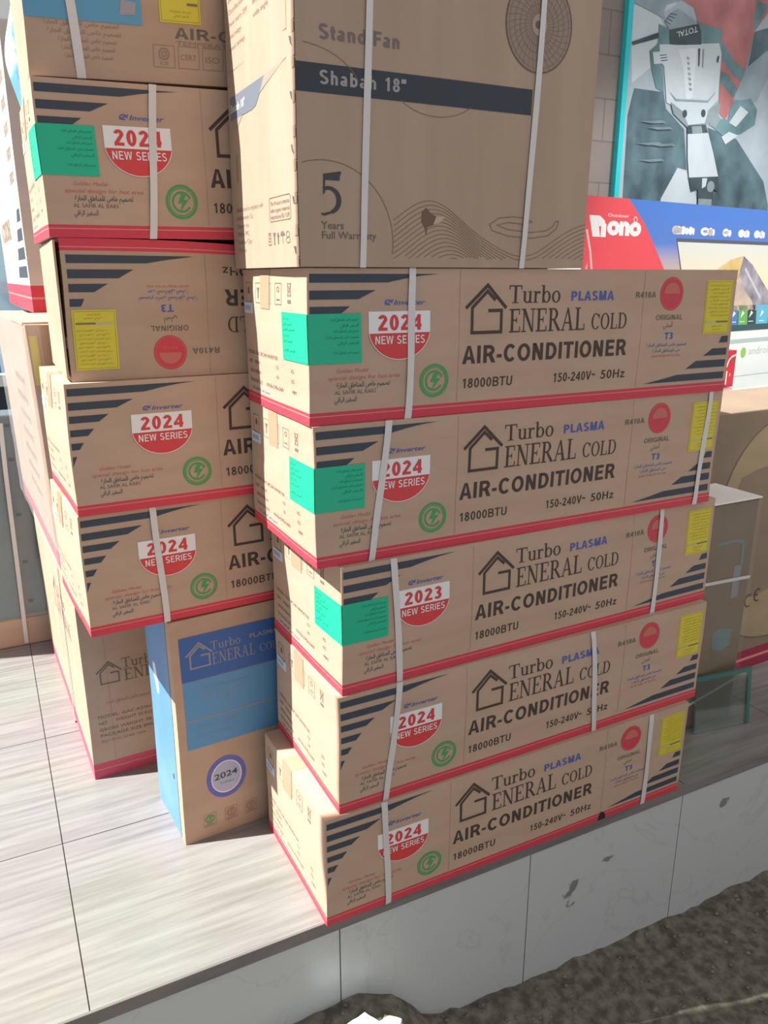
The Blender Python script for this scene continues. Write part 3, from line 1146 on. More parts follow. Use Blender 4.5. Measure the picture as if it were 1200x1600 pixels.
# ------------------------------------------------------------------ stand fan carton
WF, DF, HF = .577, .362, .64
t = thing('fan_carton', 'tall brown stand fan carton with dark blue band on top of the right stack', 'box', (.3065, -.001, 5 * HR + .0008), 0)
wp = make_warp(31, WF, DF, HF, amp=.0015, bulge=.002)
mb = MB()
carton_shell(mb, WF, DF, HF, CARD_F, None, 10, 6)
F1 = lambda u, v, e: (u, -e, v)
S1 = lambda u, v, e: (-e, DF - u, v)
P = Print(mb, F1)
INK = mat('fan_grey_ink', (0.20, 0.165, 0.15), .7)
LINE = mat('fan_line_ink', (0.22, 0.15, 0.105), .75)
P.ps(sans('Stand', .037, .118, .3295, .0205, .18), INK)
P.ps(sans('Fan', .128, .176, .3295, .0205, .18), INK)
BAND = mat('fan_band_ink', (0.045, 0.055, 0.07), .55)
P.grid(0, .436, .2555, .296, BAND, .0005, 8, 1)
P.ps(sans('Shabah 18"', .037, .187, .268, .0195, .18), mat('fan_band_text', (.36, .33, .33), .6), .0009)
P.ps(stroke([(.002 + .112 * sin(radians(a)), .245 + .078 * cos(radians(a))) for a in range(5, 66, 6)], .0010), LINE)
P.ps(stroke([(.245 + .085 * cos(radians(a)), .29 + .052 * sin(radians(a))) for a in range(218, 323, 8)], .0010), LINE)
# warranty arc and numeral
P.ps(stroke([(.044 + .123 * cos(radians(a)), .038 + .123 * sin(radians(a))) for a in range(-8, 112, 5)], .0012), LINE)
g5 = lambda pts: [(.038 + a * .036, .082 + b * .062) for a, b in pts]
N5 = mat('warranty_numeral_ink', (0.065, 0.065, 0.07), .6)
P.p(g5([(.16, .80), (.90, .80), (.95, 1.02), (.99, 1.02), (.94, .93), (.18, .95)]), N5)
P.p(g5([(.12, .95), (.22, .95), (.20, .50), (.10, .45)]), N5)
for q in ring(.36, .32, .62, .34, .24, .09, -75, 118, 22):
    P.p(g5(q), N5)
P.p(g5([(.0, .02), (.1, .0), (.5, .06), (.48, .0), (.16, -.06), (.02, -.04)]), N5)
P.t('Years', .0375, .077, .0585, .0115, GREY, .01)
P.t('Full Warranty', .0385, .136, .0435, .0115, GREY, .01)
# dune lines
def dune(x):
    t_ = min(1, max(0, (x - .45) / .14))
    return .040 + .068 * math.exp(-((x - .237) / .085) ** 2) - .020 * math.exp(-((x - .43) / .06) ** 2) + .040 * t_ * t_ * (3 - 2 * t_)


for k_ in range(16):
    pts = []
    for i in range(56):
        x = .168 + .408 * i / 55
        y = dune(x - .0035 * k_) - .0066 * k_
        if y > .014:
            pts.append((x, y))
        if (y <= .014 or i == 55) and pts:
            if len(pts) > 1:
                P.ps(stroke(pts, .0010), LINE)
            pts = []
# the ring shaped oud mark
lamp = [(.505, .083), (.512, .083), (.508, .07), (.488, .057), (.45, .052), (.40, .055), (.365, .064), (.36, .074), (.38, .085), (.41, .088), (.44, .086),
        (.452, .08), (.43, .076), (.40, .078), (.375, .073), (.40, .066), (.45, .062), (.485, .066), (.5, .074)]
P.ps(stroke(lamp, .0014, True), LINE)
# fan picture
FINK = mat('fan_picture_ink', (0.235, 0.18, 0.145), .75)
FINK2 = mat('fan_picture_ink_dark', (0.15, 0.115, 0.095), .75)
cx, cy = .443, .396
P.p(disc(cx, cy, .070, .074), mat('fan_picture_tint', (.33, .24, .185), .75), .0004)
for rr in (.070, .063, .052, .041, .030):
    P.ps(ring(cx, cy, rr, rr * 1.06, .0022 if rr > .069 else .0009, .0022 if rr > .069 else .0009, n=40), FINK2 if rr > .069 else FINK, .0007)
for k_ in range(36):
    a = k_ * pi / 18
    P.ps(stroke([(cx + r * cos(a + r * 6), cy + r * 1.06 * sin(a + r * 6)) for r in (.016, .032, .048, .068)], .0009), FINK, .0006)
P.p(disc(cx, cy, .016, .017), mat('fan_hub_ink', (.40, .32, .26), .7), .0009)
P.p(disc(cx - .003, cy, .006, .006), FINK2, .0012)
# torn patch
P.p([(.222, .090), (.230, .097), (.236, .091), (.25, .083), (.262, .082), (.255, .074), (.243, .069), (.233, .066), (.231, .052), (.227, .066), (.221, .074)],
    mat('bruise', (.20, .115, .085), .9))
P.p([(.250, .083), (.268, .084), (.258, .074), (.244, .070)], mat('peeled_paper', (.56, .42, .33), .9), .0009)
# left face
P = Print(mb, S1)
SG = mat('side_print_ink', (0.30, 0.24, 0.19), .75)
P.ps(stroke([(.014, .46), (.014, .347), (.328, .347), (.328, .60), (.05, .60)], .0012), SG)
for k_ in range(11):
    v = .575 - .0195 * k_
    P.t(('Power source 220V', 'Rated voltage', 'Speed settings', 'Oscillation')[k_ % 4], .025, .10 + .02 * (k_ % 3), v, .008, SG)
    if k_ < 10:
        P.t(('three speed piano switch', 'wide angle', 'adjustable height stand', 'quiet motor')[k_ % 4], .17, .25 + .03 * (k_ % 3), v, .008, SG)
SB = mat('side_band_ink', (0.16, 0.18, 0.22), .6)
P.p([(.015, .266), (.15, .264), (.172, .267), (.195, .282), (.222, .304), (.015, .305)], SB)
P.p([(.222, .304), (.195, .282), (.24, .291), (.328, .309)], mat('side_band_tint', (.33, .28, .23), .7))
P.p([(.022, .266), (.09, .265), (.06, .25), (.035, .248)], mat('side_band_tint', (.33, .28, .23), .7))
P.t('Shabah 18"', .018, .108, .278, .013, WHT, .01, e=.0009)
P.t('IIIIIIIIIIIIII', .040, .048, .156, .05, SG)
for k_, (s_, b) in enumerate((('Manufactured in compliance with', .19), ('Kitchenware Co.', .13), ('Export to', .10), ('Made in PRC', .10), ('Foshan City', .115), ('Asia', .08))):
    P.t(s_, .030, b, .103 - .0145 * k_, .008, SG)
P.ps(stroke([(.226, .078), (.23, .075), (.324, .075), (.328, .078), (.328, .110), (.324, .113), (.23, .113), (.226, .110)], .0012, True), GREY)
P.t('This Product complies', .231, .323, .1005, .0065, GREY)
P.t('with organic material', .231, .323, .0895, .0065, GREY)
P.t('restrictions EU 12/F', .231, .323, .079, .0065, GREY)
for a in (.214, ):
    P.ps(stroke(rect(a, .038, a + .013, .057), .0012, True), GREY)
    for b in (.043, .048, .053):
        P.p(rect(a + .003, b, a + .010, b + .0015), GREY)
P.p([(.238, .057), (.252, .057), (.247, .050), (.246, .040), (.25, .038), (.240, .038), (.244, .040), (.243, .050)], GREY)
P.p([(.263, .038), (.266, .038), (.266, .050), (.270, .050), (.2645, .058), (.259, .050), (.263, .050)], GREY)
P.ps(ring(.287, .051, .010, .007, .010, .007, 0, 180, 10), GREY)
P.ps(stroke([(.287, .051), (.287, .038)], .0013), GREY)
P.ps(ring(.312, .052, .008, .005, .0012, .0012), GREY)
P.ps(ring(.312, .043, .010, .005, .0012, .0012), GREY)
mb.build('carton', t, wp, bevel=.003)
mb = MB()
P = Print(mb, S1)
rnd = random.Random(3)
n = 40
edge = [(DF - .010 - .0025 * rnd.random() - (.004 if i % 8 == 3 else 0), HF * i / n) for i in range(n + 1)]
for i in range(n):
    P.p([edge[i], (DF + .0005, edge[i][1]), (DF + .0005, edge[i + 1][1]), edge[i + 1]], CARD_F, .0013 + .001 * (i % 3 == 0))
mb.build('seam_flap', t, wp)
for i in range(7):
    mb = MB()
    v = .02 + .075 * i
    Print(mb, S1).slab([(DF - .018, v + .012), (DF - .016, v + .012), (DF - .010, v), (DF - .012, v)], mat('staple_metal', (.32, .30, .28), .4, metal=.6), .0032)
    mb.build('staple', t, wp)
strap_part(t, F1, .1285, .1105, HF, wp, .0115)
strap_part(t, F1, .452, .4325, HF, wp, .0115, mid=.004)

# ------------------------------------------------------------------ blue carton
WB, DB, HB = .46, .205, .574
t = thing('outdoor_unit_carton', 'blue and brown air conditioner carton standing on the floor between both stacks', 'box', (.1135, .361, 0), radians(5))
wp = make_warp(41, WB, DB, HB, amp=.0015, bulge=.003)
mb = MB()
carton_shell(mb, WB, DB, HB, CARD_D, None, 8, 5)
F2 = lambda u, v, e: (u, -e, v)
S2 = lambda u, v, e: (-e, DB - u, v)
P = Print(mb, F2)
P.grid(.019, WB, .4235, .532, BNAVY, .0005, 6, 3)
P.grid(.020, WB, .250, .4225, BSKY, .0005, 6, 4)
P.grid(.020, WB, .3225, .3250, mat('tan_line', (.36, .28, .20), .6), .0008, 6, 1)
house_logo(P, .064, .452, .70, BLOGO, .0062, .0009)
P.ps(serif('Turbo', .090, .163, .488, .021), BLOGO, .0009)
P.ps(serif('ENERAL', .0915, .197, .4525, .0285), BLOGO, .0009)
P.ps(serif('COLD', .208, .27, .4535, .020), BLOGO, .0009)
P.t('PLASMA', .185, .255, .494, .011, BLOGO, .02, e=.0009)
P.t(AR_HOT, .06, .17, .395, .011, BFNT, .01, e=.0009)
P.t('Split type', .06, .16, .375, .012, BFNT, .01, e=.0009)
P.t('T3', .10, .13, .35, .014, BFNT, .01, e=.0009)
P.t('SPECIAL DESIGN', .045, .155, .295, .013, BFNT, .01, e=.0009)
P.t('for hot area', .045, .13, .275, .011, BFNT, .01, e=.0009)
P.p(disc(.108, .153, .049, .056), PURP, .0006)
P.ps(ring(.108, .153, .038, .0435, .0025, .0025), WHT, .0009)
P.p(disc(.108, .153, .036, .041), DISC, .0009)
P.t('2024', .078, .135, .150, .0155, DARK, .012, e=.0013, slope=.06)
P.t('TURBO', .09, .126, .135, .006, BFNT, .0, e=.0013)
for i, mm in ((.047, GRN), (.10, FAINT), (.15, FAINT)):
    P.ps(stroke([(i, .03), (i + .03, .03), (i + .03, .065), (i, .065)], .001, True), FAINT)
    eco_mark(P, i + .015, .05, .012, mm)
    P.p(rect(i + .003, .033, i + .027, .036), FAINT, .0008)
P = Print(mb, S2)
P.grid(0, DB - .028, 0.003, HB - .002, BSIDE, .0006, 4, 8)
P.p(disc(.152, .16, .0045, .0075), DARK, .0010)
mb.build('carton', t, wp, bevel=.004)
mb = MB()
P = Print(mb, S2)
P.slab([(.045, .415), (.065, .418), (.083, .37), (.083, .345), (.068, .343), (.047, .39)], WHT, .0012)
mb.build('white_sticker', t, wp)

# ------------------------------------------------------------------ the rear-left stack of big cartons, ends towards the street
GM = 'big cartons in the rear left stack'
W5, D5, H5 = .42, .90, .5765
t = thing('outdoor_unit_carton', 'brown floor-standing outdoor unit carton with red foot band behind the blue carton', 'box', (-.044, .727, 0), radians(2.2), GM)
wp = make_warp(51, W5, D5, H5, amp=.002, bulge=.004)
mb = MB()
zs = [0, .0245, .0268, .045] + [.045 + (H5 - .045) * i / 7 for i in range(1, 8)]
carton_shell(mb, W5, D5, H5, CARD_D, mat('rose_ink', (0.60, .085, .14), .55), 8, 8, zs)
F5 = lambda u, v, e: (u, -e, v)
S5 = lambda u, v, e: (-e, D5 - u, v)
P = Print(mb, F5)
house_logo(P, .0635, .272, .72, GREY, .005)
P.ps(serif('Turbo', .096, .19, .309, .028), GREY)
P.ps(serif('ENERAL', .099, .255, .272, .033), GREY)
P.t(AR_HOT, .045, .16, .216, .009, FAINT)
P.t('MODEL: GAC-R24H', .023, .158, .176, .0085, GREY)
P.t('NET', .024, .045, .157, .0085, GREY)
P.t('WEIGHT 35 KG', .066, .16, .159, .0085, GREY)
P.t('GROSS WEIGHT 38', .024, .158, .138, .0085, GREY)
P.t('PACKAGE SIZE 890', .025, .16, .121, .0085, GREY)
P.t('for hot area use', .026, .14, .104, .008, FAINT)
P.grid(.0575, .0585, .05, .57, CREASE, .0004, 1, 3)
P = Print(mb, S5)
house_logo(P, .46, .33, 1.2, FAINT, .006)
P.ps(serif('Turbo', .52, .66, .395, .035), FAINT)
P.ps(serif('ENERAL', .52, .74, .335, .045), FAINT)
mb.build('carton', t, wp, bevel=.005)
mb = MB()
for q in stroke([(.62, H5 - .001), (.60, .30), (.57, .001)], .011):
    mb.poly([(-.0062, D5 - a, b) for a, b in q], STRAP)
    mb.poly([(-.0052, D5 - a, b) for a, b in q[::-1]], STRAP)
mb.build('strap', t, None)

t = thing('outdoor_unit_carton', 'plastic-wrapped carton with yellow label in the middle of the rear left stack', 'box', (-.060, .755, H5 + .001), radians(2.5), GM)
W6, D6, H6 = .42, .90, .612


def lean(q, u, v, w):
    q.x -= .016 * w
    q.z -= .006 * u * w
    return q


wp = make_warp(52, W6, D6, H6, amp=.002, bulge=.004, extra=lean)
mb = MB()
zs = [0, .030, .033, .05] + [.05 + (H6 - .05) * i / 7 for i in range(1, 8)]
carton_shell(mb, W6, D6, H6, CARD_D, mat('rose_ink', (0.60, .085, .14), .55), 8, 8, zs)
P = Print(mb, lambda u, v, e: (-e, D6 - u, v))
for k_ in range(7):
    P.t('IMPORTANT HANDLE WITH CARE'[:10 + k_ * 2], .45, .70, .45 - .05 * k_, .018, FAINT)
P = Print(mb, lambda u, v, e: (u, -e, v))
P.ps(stroke(rect(.055, .40, .16, .53), .001, True), FAINT)
mb.build('carton', t, wp, bevel=.012, seg=3)
MILK = bpy.data.materials.new('milky_film')
MILK.use_nodes = True
_nt = MILK.node_tree
_b = _nt.nodes['Principled BSDF']
_b.inputs['Base Color'].default_value = (.60, .60, .62, 1)
_b.inputs['Roughness'].default_value = .3
_b.inputs['Alpha'].default_value = .30
mb = MB()          # stretch film over the left face, wrapped round the front corner
rnd = random.Random(9)
NS, NZ = 22, 12
grid = []
for j in range(NZ + 1):
    row = []
    for i in range(NS + 1):
        s_ = i / NS
        z = .02 + (H6 - .015) * j / NZ
        if s_ < .78:
            p = (-.009, D6 * (1 - s_ / .78) - .004, z)
        else:
            k_ = (s_ - .78) / .22
            a = k_ * pi / 2
            p = (-.009 + .02 * (1 - cos(a)), -.009 * sin(a) - .001 - 0.002 * k_, z) if k_ < .999 else (.030, -.008, z)
        off = .0025 * (vnoise(s_ * 30, j * .9) - .5) * 2
        row.append((p[0] - abs(off), p[1], p[2]))
    grid.append(row)
FILM = glass_mat('stretch_film', (.97, .97, .97), .68, .3)
for j in range(NZ):
    for i in range(NS):
        mb.poly([grid[j][i], grid[j][i + 1], grid[j + 1][i + 1], grid[j + 1][i]], MILK)
mb.build('stretch_film', t, lambda p: lean(p.copy(), 0, 0, p.z / H6), smooth=True)
mb = MB()
P = Print(mb, lambda u, v, e: (u, -e, v))
P.slab(rect(.004, .475, .021, .588), YEL, .0022)
mb.build('yellow_label', t, wp)
mb = MB()          # torn top flaps catching the sun
mb.box(-.008, .20, .03, .33, H6 - .002, H6 + .003, CARD)
mb.build('top_flap', t, lambda p: lean(Vector((p.x + .02 * sin(p.y * 9), p.y, p.z + .010 * abs(sin(p.x * 14 + p.y * 6)) * (p.z > H6))), 0, 0, 1))

t = thing('outdoor_unit_carton', 'tall brown carton with dark stripes and red band atop the rear left stack', 'box', (-.035, 1.10, H5 + H6 + .013), radians(1.0), GM)
W7, D7, H7 = .42, 1.0, .69
wp = make_warp(53, W7, D7, H7, amp=.002, bulge=.004)
mb = MB()
zs = [0, .035, .040, .07] + [.07 + (H7 - .07) * i / 7 for i in range(1, 8)]
carton_shell(mb, W7, D7, H7, noise_mat('cardboard_pale', (0.56, 0.50, 0.46), (0.62, 0.56, 0.52), (4, 4, 12), 0.6, 4), RED, 8, 8, zs)
P = Print(mb, lambda u, v, e: (-e, D7 - u, v))
for k_ in range(4):
    z0 = .09 + .048 * k_
    P.p([(.86 - .06 * (3 - k_), z0), (.965, z0), (.965, z0 + .030), (.86 - .06 * (3 - k_) + .03, z0 + .030)], DARK)
for k_ in range(5):
    P.t('18000', .80, .93, .33 + .06 * k_, .03, FAINT)
P.t('AIR-CONDITIONER', .15, .60, .20, .06, FAINT, .02)
mb.build('carton', t, wp, bevel=.004)

# blue and white plastic sheet hanging down behind the top carton
mb = MB()
NU, NV = 14, 26
SH = []
for side in (0, 1):
    g = []
    for j in range(NV + 1):
        v = j / NV
        row = []
        for i in range(NU + 1):
            u = i / NU
            z = 1.95 - .245 * v - .05 * v * abs(u - .45) * 2 - .018 * v * vnoise(u * 9, 1)
            x = -.028 + .11 * u - .006 * v + .012 * sin(v * 7 + u * 4)
            y = .80 + .020 * sin(u * 13 + v * 3) + .014 * (vnoise(u * 8, v * 9) - .5) + (.0022 if side else 0)
            row.append((x, y, z))
        g.append(row)
    SH.append(g)
mp_ = noise_mat('blue_white_plastic', (0.20, 0.50, 0.78), (0.85, 0.93, 0.96), (16, 16, 9), 0.25, 4, .42, .55, spec=.5)
for side in (0, 1):
    g = SH[side]
    for j in range(NV):
        for i in range(NU):
            q = [g[j][i], g[j + 1][i], g[j + 1][i + 1], g[j][i + 1]]
            mb.poly(q if side == 0 else q[::-1], mp_)
for j in range(NV):
    for i in (0, NU):
        mb.poly([SH[0][j][i], SH[1][j][i], SH[1][j + 1][i], SH[0][j + 1][i]], mp_)
for i in range(NU):
    mb.poly([SH[0][NV][i], SH[1][NV][i], SH[1][NV][i + 1], SH[0][NV][i + 1]], mp_)
tag(mb.build('plastic_sheet', smooth=True), 'crumpled blue and white plastic sheet hanging beside the topmost left carton', 'plastic sheet')

# ------------------------------------------------------------------ wrapped panels at the far left
t = thing('wrapped_panel', 'grey metal panel wrapped in clear plastic on a cardboard base, far left', 'panel', (-.62, 1.70, 0), 0)
PFILM = glass_mat('panel_film', (.95, .97, .97), .87, .25)
GM1 = noise_mat('grey_panel', (0.10, 0.135, 0.15), (0.15, 0.19, 0.205), (3, 3, 4), 0.35, 4, spec=.5)
mb = MB()
mb.box(.0, .78, .03, .16, .09, .84, GM1)
mb.box(.02, .46, .005, .032, .10, .83, GM1)
mb.build('panel', t, bevel=.006)
for zz in (.80, .68, .48, .30, .15):
    for (xa, ya, za) in ((.485, .024, zz), (.30, -.001, zz - .03)):
        mb = MB()
        mb.box(xa, xa + .017, ya, ya + .007, za, za + .009, mat('panel_slot', (.02, .025, .03), .6))
        mb.build('slot', t)
mb = MB()
for j in range(10):
    for i in range(16):
        f = lambda i, j: (.80 * i / 16 - .01, .0 - .006 * vnoise(i * 1.7, j * 1.3), .10 + .745 * j / 10 + (.02 * vnoise(i * 2.3, 7) if j == 10 else 0))
        mb.poly([f(i, j), f(i + 1, j), f(i + 1, j + 1), f(i, j + 1)], PFILM)
mb.build('plastic_film', t, smooth=True)
mb = MB()
mb.box(-.02, .80, -.012, .17, 0, .105, CARD)
mb.build('cardboard_base', t, bevel=.006)
mb = MB()
for q in stroke([(.475, .82), (.47, .64), (.465, .30), (.46, .01)], .014):
    mb.poly([(a, -.0165, b) for a, b in q], STRAP)
    mb.poly([(a, -.0150, b) for a, b in q[::-1]], STRAP)
mb.build('strap', t)

# ------------------------------------------------------------------ right side: wrapped carton, big CE carton, counter, television carton
t = thing('strapped_carton', 'narrow brown carton wrapped in clear film with two white straps behind the right stack', 'box', (1.40, .192, 0), 0)
WC, DC, HC = .345, .155, .694
wp = make_warp(61, WC, DC, HC, amp=.002, bulge=.001)
mb = MB()
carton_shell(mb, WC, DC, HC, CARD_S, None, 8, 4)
P = Print(mb, lambda u, v, e: (u, -e, v))
TEAL = mat('teal_faint_ink', (.17, .24, .24), .6)
P.ps(stroke([(.20, .575), (.27, .578), (.30, .57), (.305, .50)], .010), TEAL)
P.p(rect(.275, .40, .305, .50), mat('teal_pale_ink', (.25, .27, .27), .6), .0007)
P.p([(.22, .30), (.25, .31), (.30, .30), (.30, .245), (.26, .235), (.225, .25)], TEAL)
mb.build('carton', t, wp, bevel=.004)
mb = MB()
for (z0, z1) in ((.463, .456), (.085, .126)):
    pts = [(.0, -.003, z0 - .02), (.16, -.004, z0), (WC + .002, -.003, z1), (WC + .003, DC, z1 + .02)]
    for a, b in zip(pts[:-1], pts[1:]):
        mb.poly([(a[0], a[1], a[2] - .005), (b[0], b[1], b[2] - .005), (b[0], b[1], b[2] + .005), (a[0], a[1], a[2] + .005)], STRAP)
    o = mb.build('strap', t)
    mb = MB()
mb = MB()
CF = glass_mat('clear_film', (.95, .96, .96), .955, .22)
n = 12
for i in range(n):
    for j in range(10):
        f = lambda i, j: (-.002 + (WC + .006) * i / n, -.007 - .004 * vnoise(i * 1.9, j * 1.4), .004 + .688 * j / 10)
        mb.poly([f(i, j), f(i + 1, j), f(i + 1, j + 1), f(i, j + 1)], CF)
mb.build('clear_film', t, smooth=True)
mb = MB()
mb.box(-.004, WC + .003, -.008, DC + .004, HC + .001, HC + .006, mat('white_lid', (.86, .84, .79), .5))
mb.build('foam_lid', t, bevel=.002)

# glass sheet leaning in front of it
t = thing('glass_sheet', 'small glass sheet with green edge leaning on the strapped carton', 'glass', (1.56, .158, 0), radians(-7))
mb = MB()
GL_ = glass_mat('green_glass', (.80, .88, .87), .72, .08)
mb.box(.0, .20, 0, .006, .002, .175, GL_)
mb.build('pane', t, lambda p: Vector((p.x, p.y + p.z * .10, p.z)))
mb = MB()
GE = mat('glass_green_edge', (.05, .17, .15), .2, .6)
mb.box(-.001, .201, -.0008, .0068, .165, .177, GE)
mb.box(.188, .201, -.0008, .0068, .002, .165, GE)
mb.build('polished_edge', t, lambda p: Vector((p.x, p.y + p.z * .10, p.z)))

t = thing('appliance_carton', 'huge yellowish carton with red foot band and safety mark under the display counter edge', 'box', (1.42, .352, 0), radians(2.2))
WE, DE, HE = 1.35, .34, .905
mb = MB()
zs = [0, .035, .045, .075] + [.075 + (HE - .075) * i / 7 for i in range(1, 8)]
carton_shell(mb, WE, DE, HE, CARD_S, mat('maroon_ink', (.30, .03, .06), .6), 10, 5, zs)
P = Print(mb, lambda u, v, e: (u, -e, v))
pts = [(.755 + .385 * math.copysign(abs(cos(radians(a))) ** .85, cos(radians(a))), .50 + .395 * math.copysign(abs(sin(radians(a))) ** .85, sin(radians(a)))) for a in range(0, 360, 6)]
P.p(pts, CARD_Y, .0006)
P.ps(stroke(pts, .004, True), mat('oval_outline', (.17, .12, .08), .7), .0009)
for k_, c in enumerate((.580, .625)):
    P.ps(ring(c, .262 + .012 * k_, .019, .024, .005, .005, 60, 300, 16), BLK, .0009)
P.p(rect(.608, .272, .627, .277), BLK, .0009)
mb.build('carton', t, make_warp(62, WE, DE, HE, amp=.002, bulge=.001), bevel=.004)

t = thing('display_counter', 'white glass-topped display counter carrying the television carton', 'counter', (1.50, .72, 0), radians(2.5))
mb = MB()
CW = mat('counter_white', (.72, .74, .72), .5)
mb.box(0, 1.9, 0, .56, .06, .885, CW)
mb.build('body', t, bevel=.004)
mb = MB()
mb.box(.03, 1.87, .03, .53, 0, .06, DARKW)
mb.build('plinth', t)
mb = MB()
mb.box(-.01, 1.91, -.012, .56, .886, .894, mat('counter_glass_top', (.66, .76, .71), .08, .5))
mb.build('glass_top', t)
mb = MB()
mb.box(-.012, 1.912, -.015, -.0121, .8855, .8945, mat('counter_glass_edge', (.16, .42, .33), .15, .5))
mb.build('green_edge', t)

# television carton: plane coordinates s along the front, q up the front
t = thing('television_carton', 'red and blue television carton leaning back on the display counter', 'box', (1.642, .902, .8950), radians(8.5))
TW, TD, TH = 1.46, .15, .667
X0 = .085
skirt = mat('tv_carton_white', (.80, .82, .82), .4)
TVR = mat('tv_red', (.74, .075, .10), .38, .4)


def ramp_mat(name, stops, axis='Z', lo=0.0, hi=1.0, rough=.4):
    m = mat(name, (.5, .5, .5), rough)
    nt = m.node_tree
    tc = nt.nodes.new('ShaderNodeTexCoord')
    sp = nt.nodes.new('ShaderNodeSeparateXYZ')
    mr = nt.nodes.new('ShaderNodeMapRange')
    mr.inputs['From Min'].default_value = lo
    mr.inputs['From Max'].default_value = hi
    cr = nt.nodes.new('ShaderNodeValToRGB')
    while len(cr.color_ramp.elements) < len(stops):
        cr.color_ramp.elements.new(.5)
    for e_, (p_, c_) in zip(cr.color_ramp.elements, stops):
        e_.position = p_
        e_.color = (*c_, 1)
    nt.links.new(tc.outputs['Object'], sp.inputs[0])
    nt.links.new(sp.outputs[axis], mr.inputs['Value'])
    nt.links.new(mr.outputs[0], cr.inputs['Fac'])
    nt.links.new(cr.outputs['Color'], nt.nodes['Principled BSDF'].inputs['Base Color'])
    return m


TVB = ramp_mat('tv_printed_sunset', [(0, (.75, .62, .30)), (.35, (.72, .50, .22)), (.55, (.42, .36, .45)), (.68, (.09, .20, .58)), (1, (.06, .19, .60))], 'Z', .19, TH)
TVS = ramp_mat('tv_printed_screen', [(0, (.70, .58, .35)), (.4, (.78, .72, .50)), (1, (.62, .66, .68))], 'Z', .27, .54)
ROCK = noise_mat('printed_rock', (.16, .15, .20), (.42, .40, .46), (14, 14, 10), .4, 5)
ROCKY = noise_mat('printed_rock_yellow', (.58, .40, .09), (.68, .52, .28), (12, 12, 12), .4, 5)
ROCKP = noise_mat('printed_rock_pale', (.45, .36, .34), (.70, .58, .42), (10, 10, 10), .4, 5)
mb = MB()
carton_shell(mb, TW, TD, TH, skirt, None, 6, 3)
P = Print(mb, lambda u, v, e: (u - X0, -e, v))
P.p([(X0, .19), (X0 + TW, .19), (X0 + TW, TH), (X0, TH)], TVB, .0004)
P.p([(X0, .19), (.56, .19), (.555, .36), (.531, .434), (.45, .53), (.391, .594), (.302, TH), (X0, TH)], TVR, .0007)
P.ps(stroke([(.10, .56), (.125, .49), (.14, .42), (.15, .30)], .010), mat('tv_red_swoosh', (.80, .45, .42), .4), .0010)
P.p([(X0, .40), (.115, .455), (.12, .42), (.11, .36), (X0, .33)], mat('tv_red_pale', (.78, .30, .30), .4), .0010)
# heavy white word mark
P.p([(.108, .606), (.150, .606), (.168, .538), (.130, .538)], WHT, .0011)
P.p([(.150, .606), (.160, .606), (.185, .592), (.195, .575), (.160, .572)], WHT, .0010)
P.p([(.170, .538), (.196, .538), (.196, .580), (.170, .585)], WHT, .0011)
P.t('ono', .200, .380, .545, .066, WHT, .06, e=.0011)
P.t('Outdoor', .20, .31, .605, .010, WHT, 0, e=.0011)
P.ps(ring(.345, .600, .010, .010, .003, .003), WHT, .0011)
for c, w in ((.575, .03), (.620, .026), (.665, .02), (.755, .04), (.79, .022), (.89, .03), (.995, .03), (1.035, .014), (1.105, .03), (1.14, .018), (1.215, .03), (1.27, .03)):
    P.p(disc(c, .573, w * .7, .015, n=16), WHT, .0009)
    P.p(disc(c + w * .9, .571, w * .35, .013, n=12), WHT, .0009)
P.p(disc(.585, .573, .030, .015), WHT, .0009)
P.t('4K', .742, .775, .568, .011, BNAVY, .02, e=.0012)
P.t('HD', .878, .905, .568, .011, BNAVY, .02, e=.0012)
P.p([(.584, .545), (1.40, .545), (1.40, .27), (.69, .27)], mat('tv_bezel', (.10, .10, .12), .4), .0008)
P.p([(.594, .532), (1.39, .532), (1.39, .272), (.698, .272)], TVS, .0011)
P.p([(.84, .42), (.882, .447), (.95, .474), (1.031, .488), (1.02, .42), (.98, .35), (.95, .275), (.72, .275)], ROCKY, .0013)
P.p([(1.031, .488), (1.10, .455), (1.20, .38), (1.31, .30), (1.33, .275), (1.12, .275), (1.05, .34), (1.01, .40)], ROCK, .0015)
P.p([(1.02, .41), (1.06, .36), (1.13, .31), (1.15, .275), (.95, .275), (.98, .35)], ROCKP, .0017)
P.ps(stroke([(1.05, .44), (1.12, .38), (1.19, .32)], .012), mat('rock_light', (.55, .54, .6), .4), .0019)
P.p([(X0 + .02, .19), (X0 + TW, .19), (X0 + TW, .272), (.70, .272), (.70, .275), (X0 + .02, .275)], mat('tv_teal_foot', (.035, .09, .11), .4), .0013)
for a, b, cc in ((.80, .88, (.55, .10, .08)), (.90, .985, (.45, .40, .42)), (.985, 1.035, (.06, .20, .52)), (1.04, 1.105, (.13, .42, .12)), (1.11, 1.16, (.03, .06, .07)), (1.17, 1.26, (.12, .45, .65)),
                 (1.28, 1.36, (.45, .12, .32))):
    P.p([(a, .295), (b, .293), (b + .01, .215), (a + .01, .215)], mat('app_tile_%d' % int(a * 1000), cc, .4), .0017)
    P.p([((a + b) / 2 - .012, .242), ((a + b) / 2 + .014, .262), ((a + b) / 2 - .002, .272)], WHT, .0020)
    P.p(rect((a + b) / 2 - .014, .226, (a + b) / 2 + .022, .229), WHT, .0020)
P.p([(X0, .0), (X0 + TW, .0), (X0 + TW, .187), (X0, .187)], skirt, .0010)
P.p([(X0, .135), (X0 + TW, .140), (X0 + TW, .158), (X0, .153)], mat('tv_grey_stripe', (.42, .52, .53), .4), .0013)
P.p(disc(1.115, .098, .020, .022), mat('leaf_green', (.30, .52, .12), .4), .0014)
P.t('android', 1.155, 1.33, .088, .030, mat('tv_grey_letters', (.45, .52, .53), .4), 0, e=.0014)
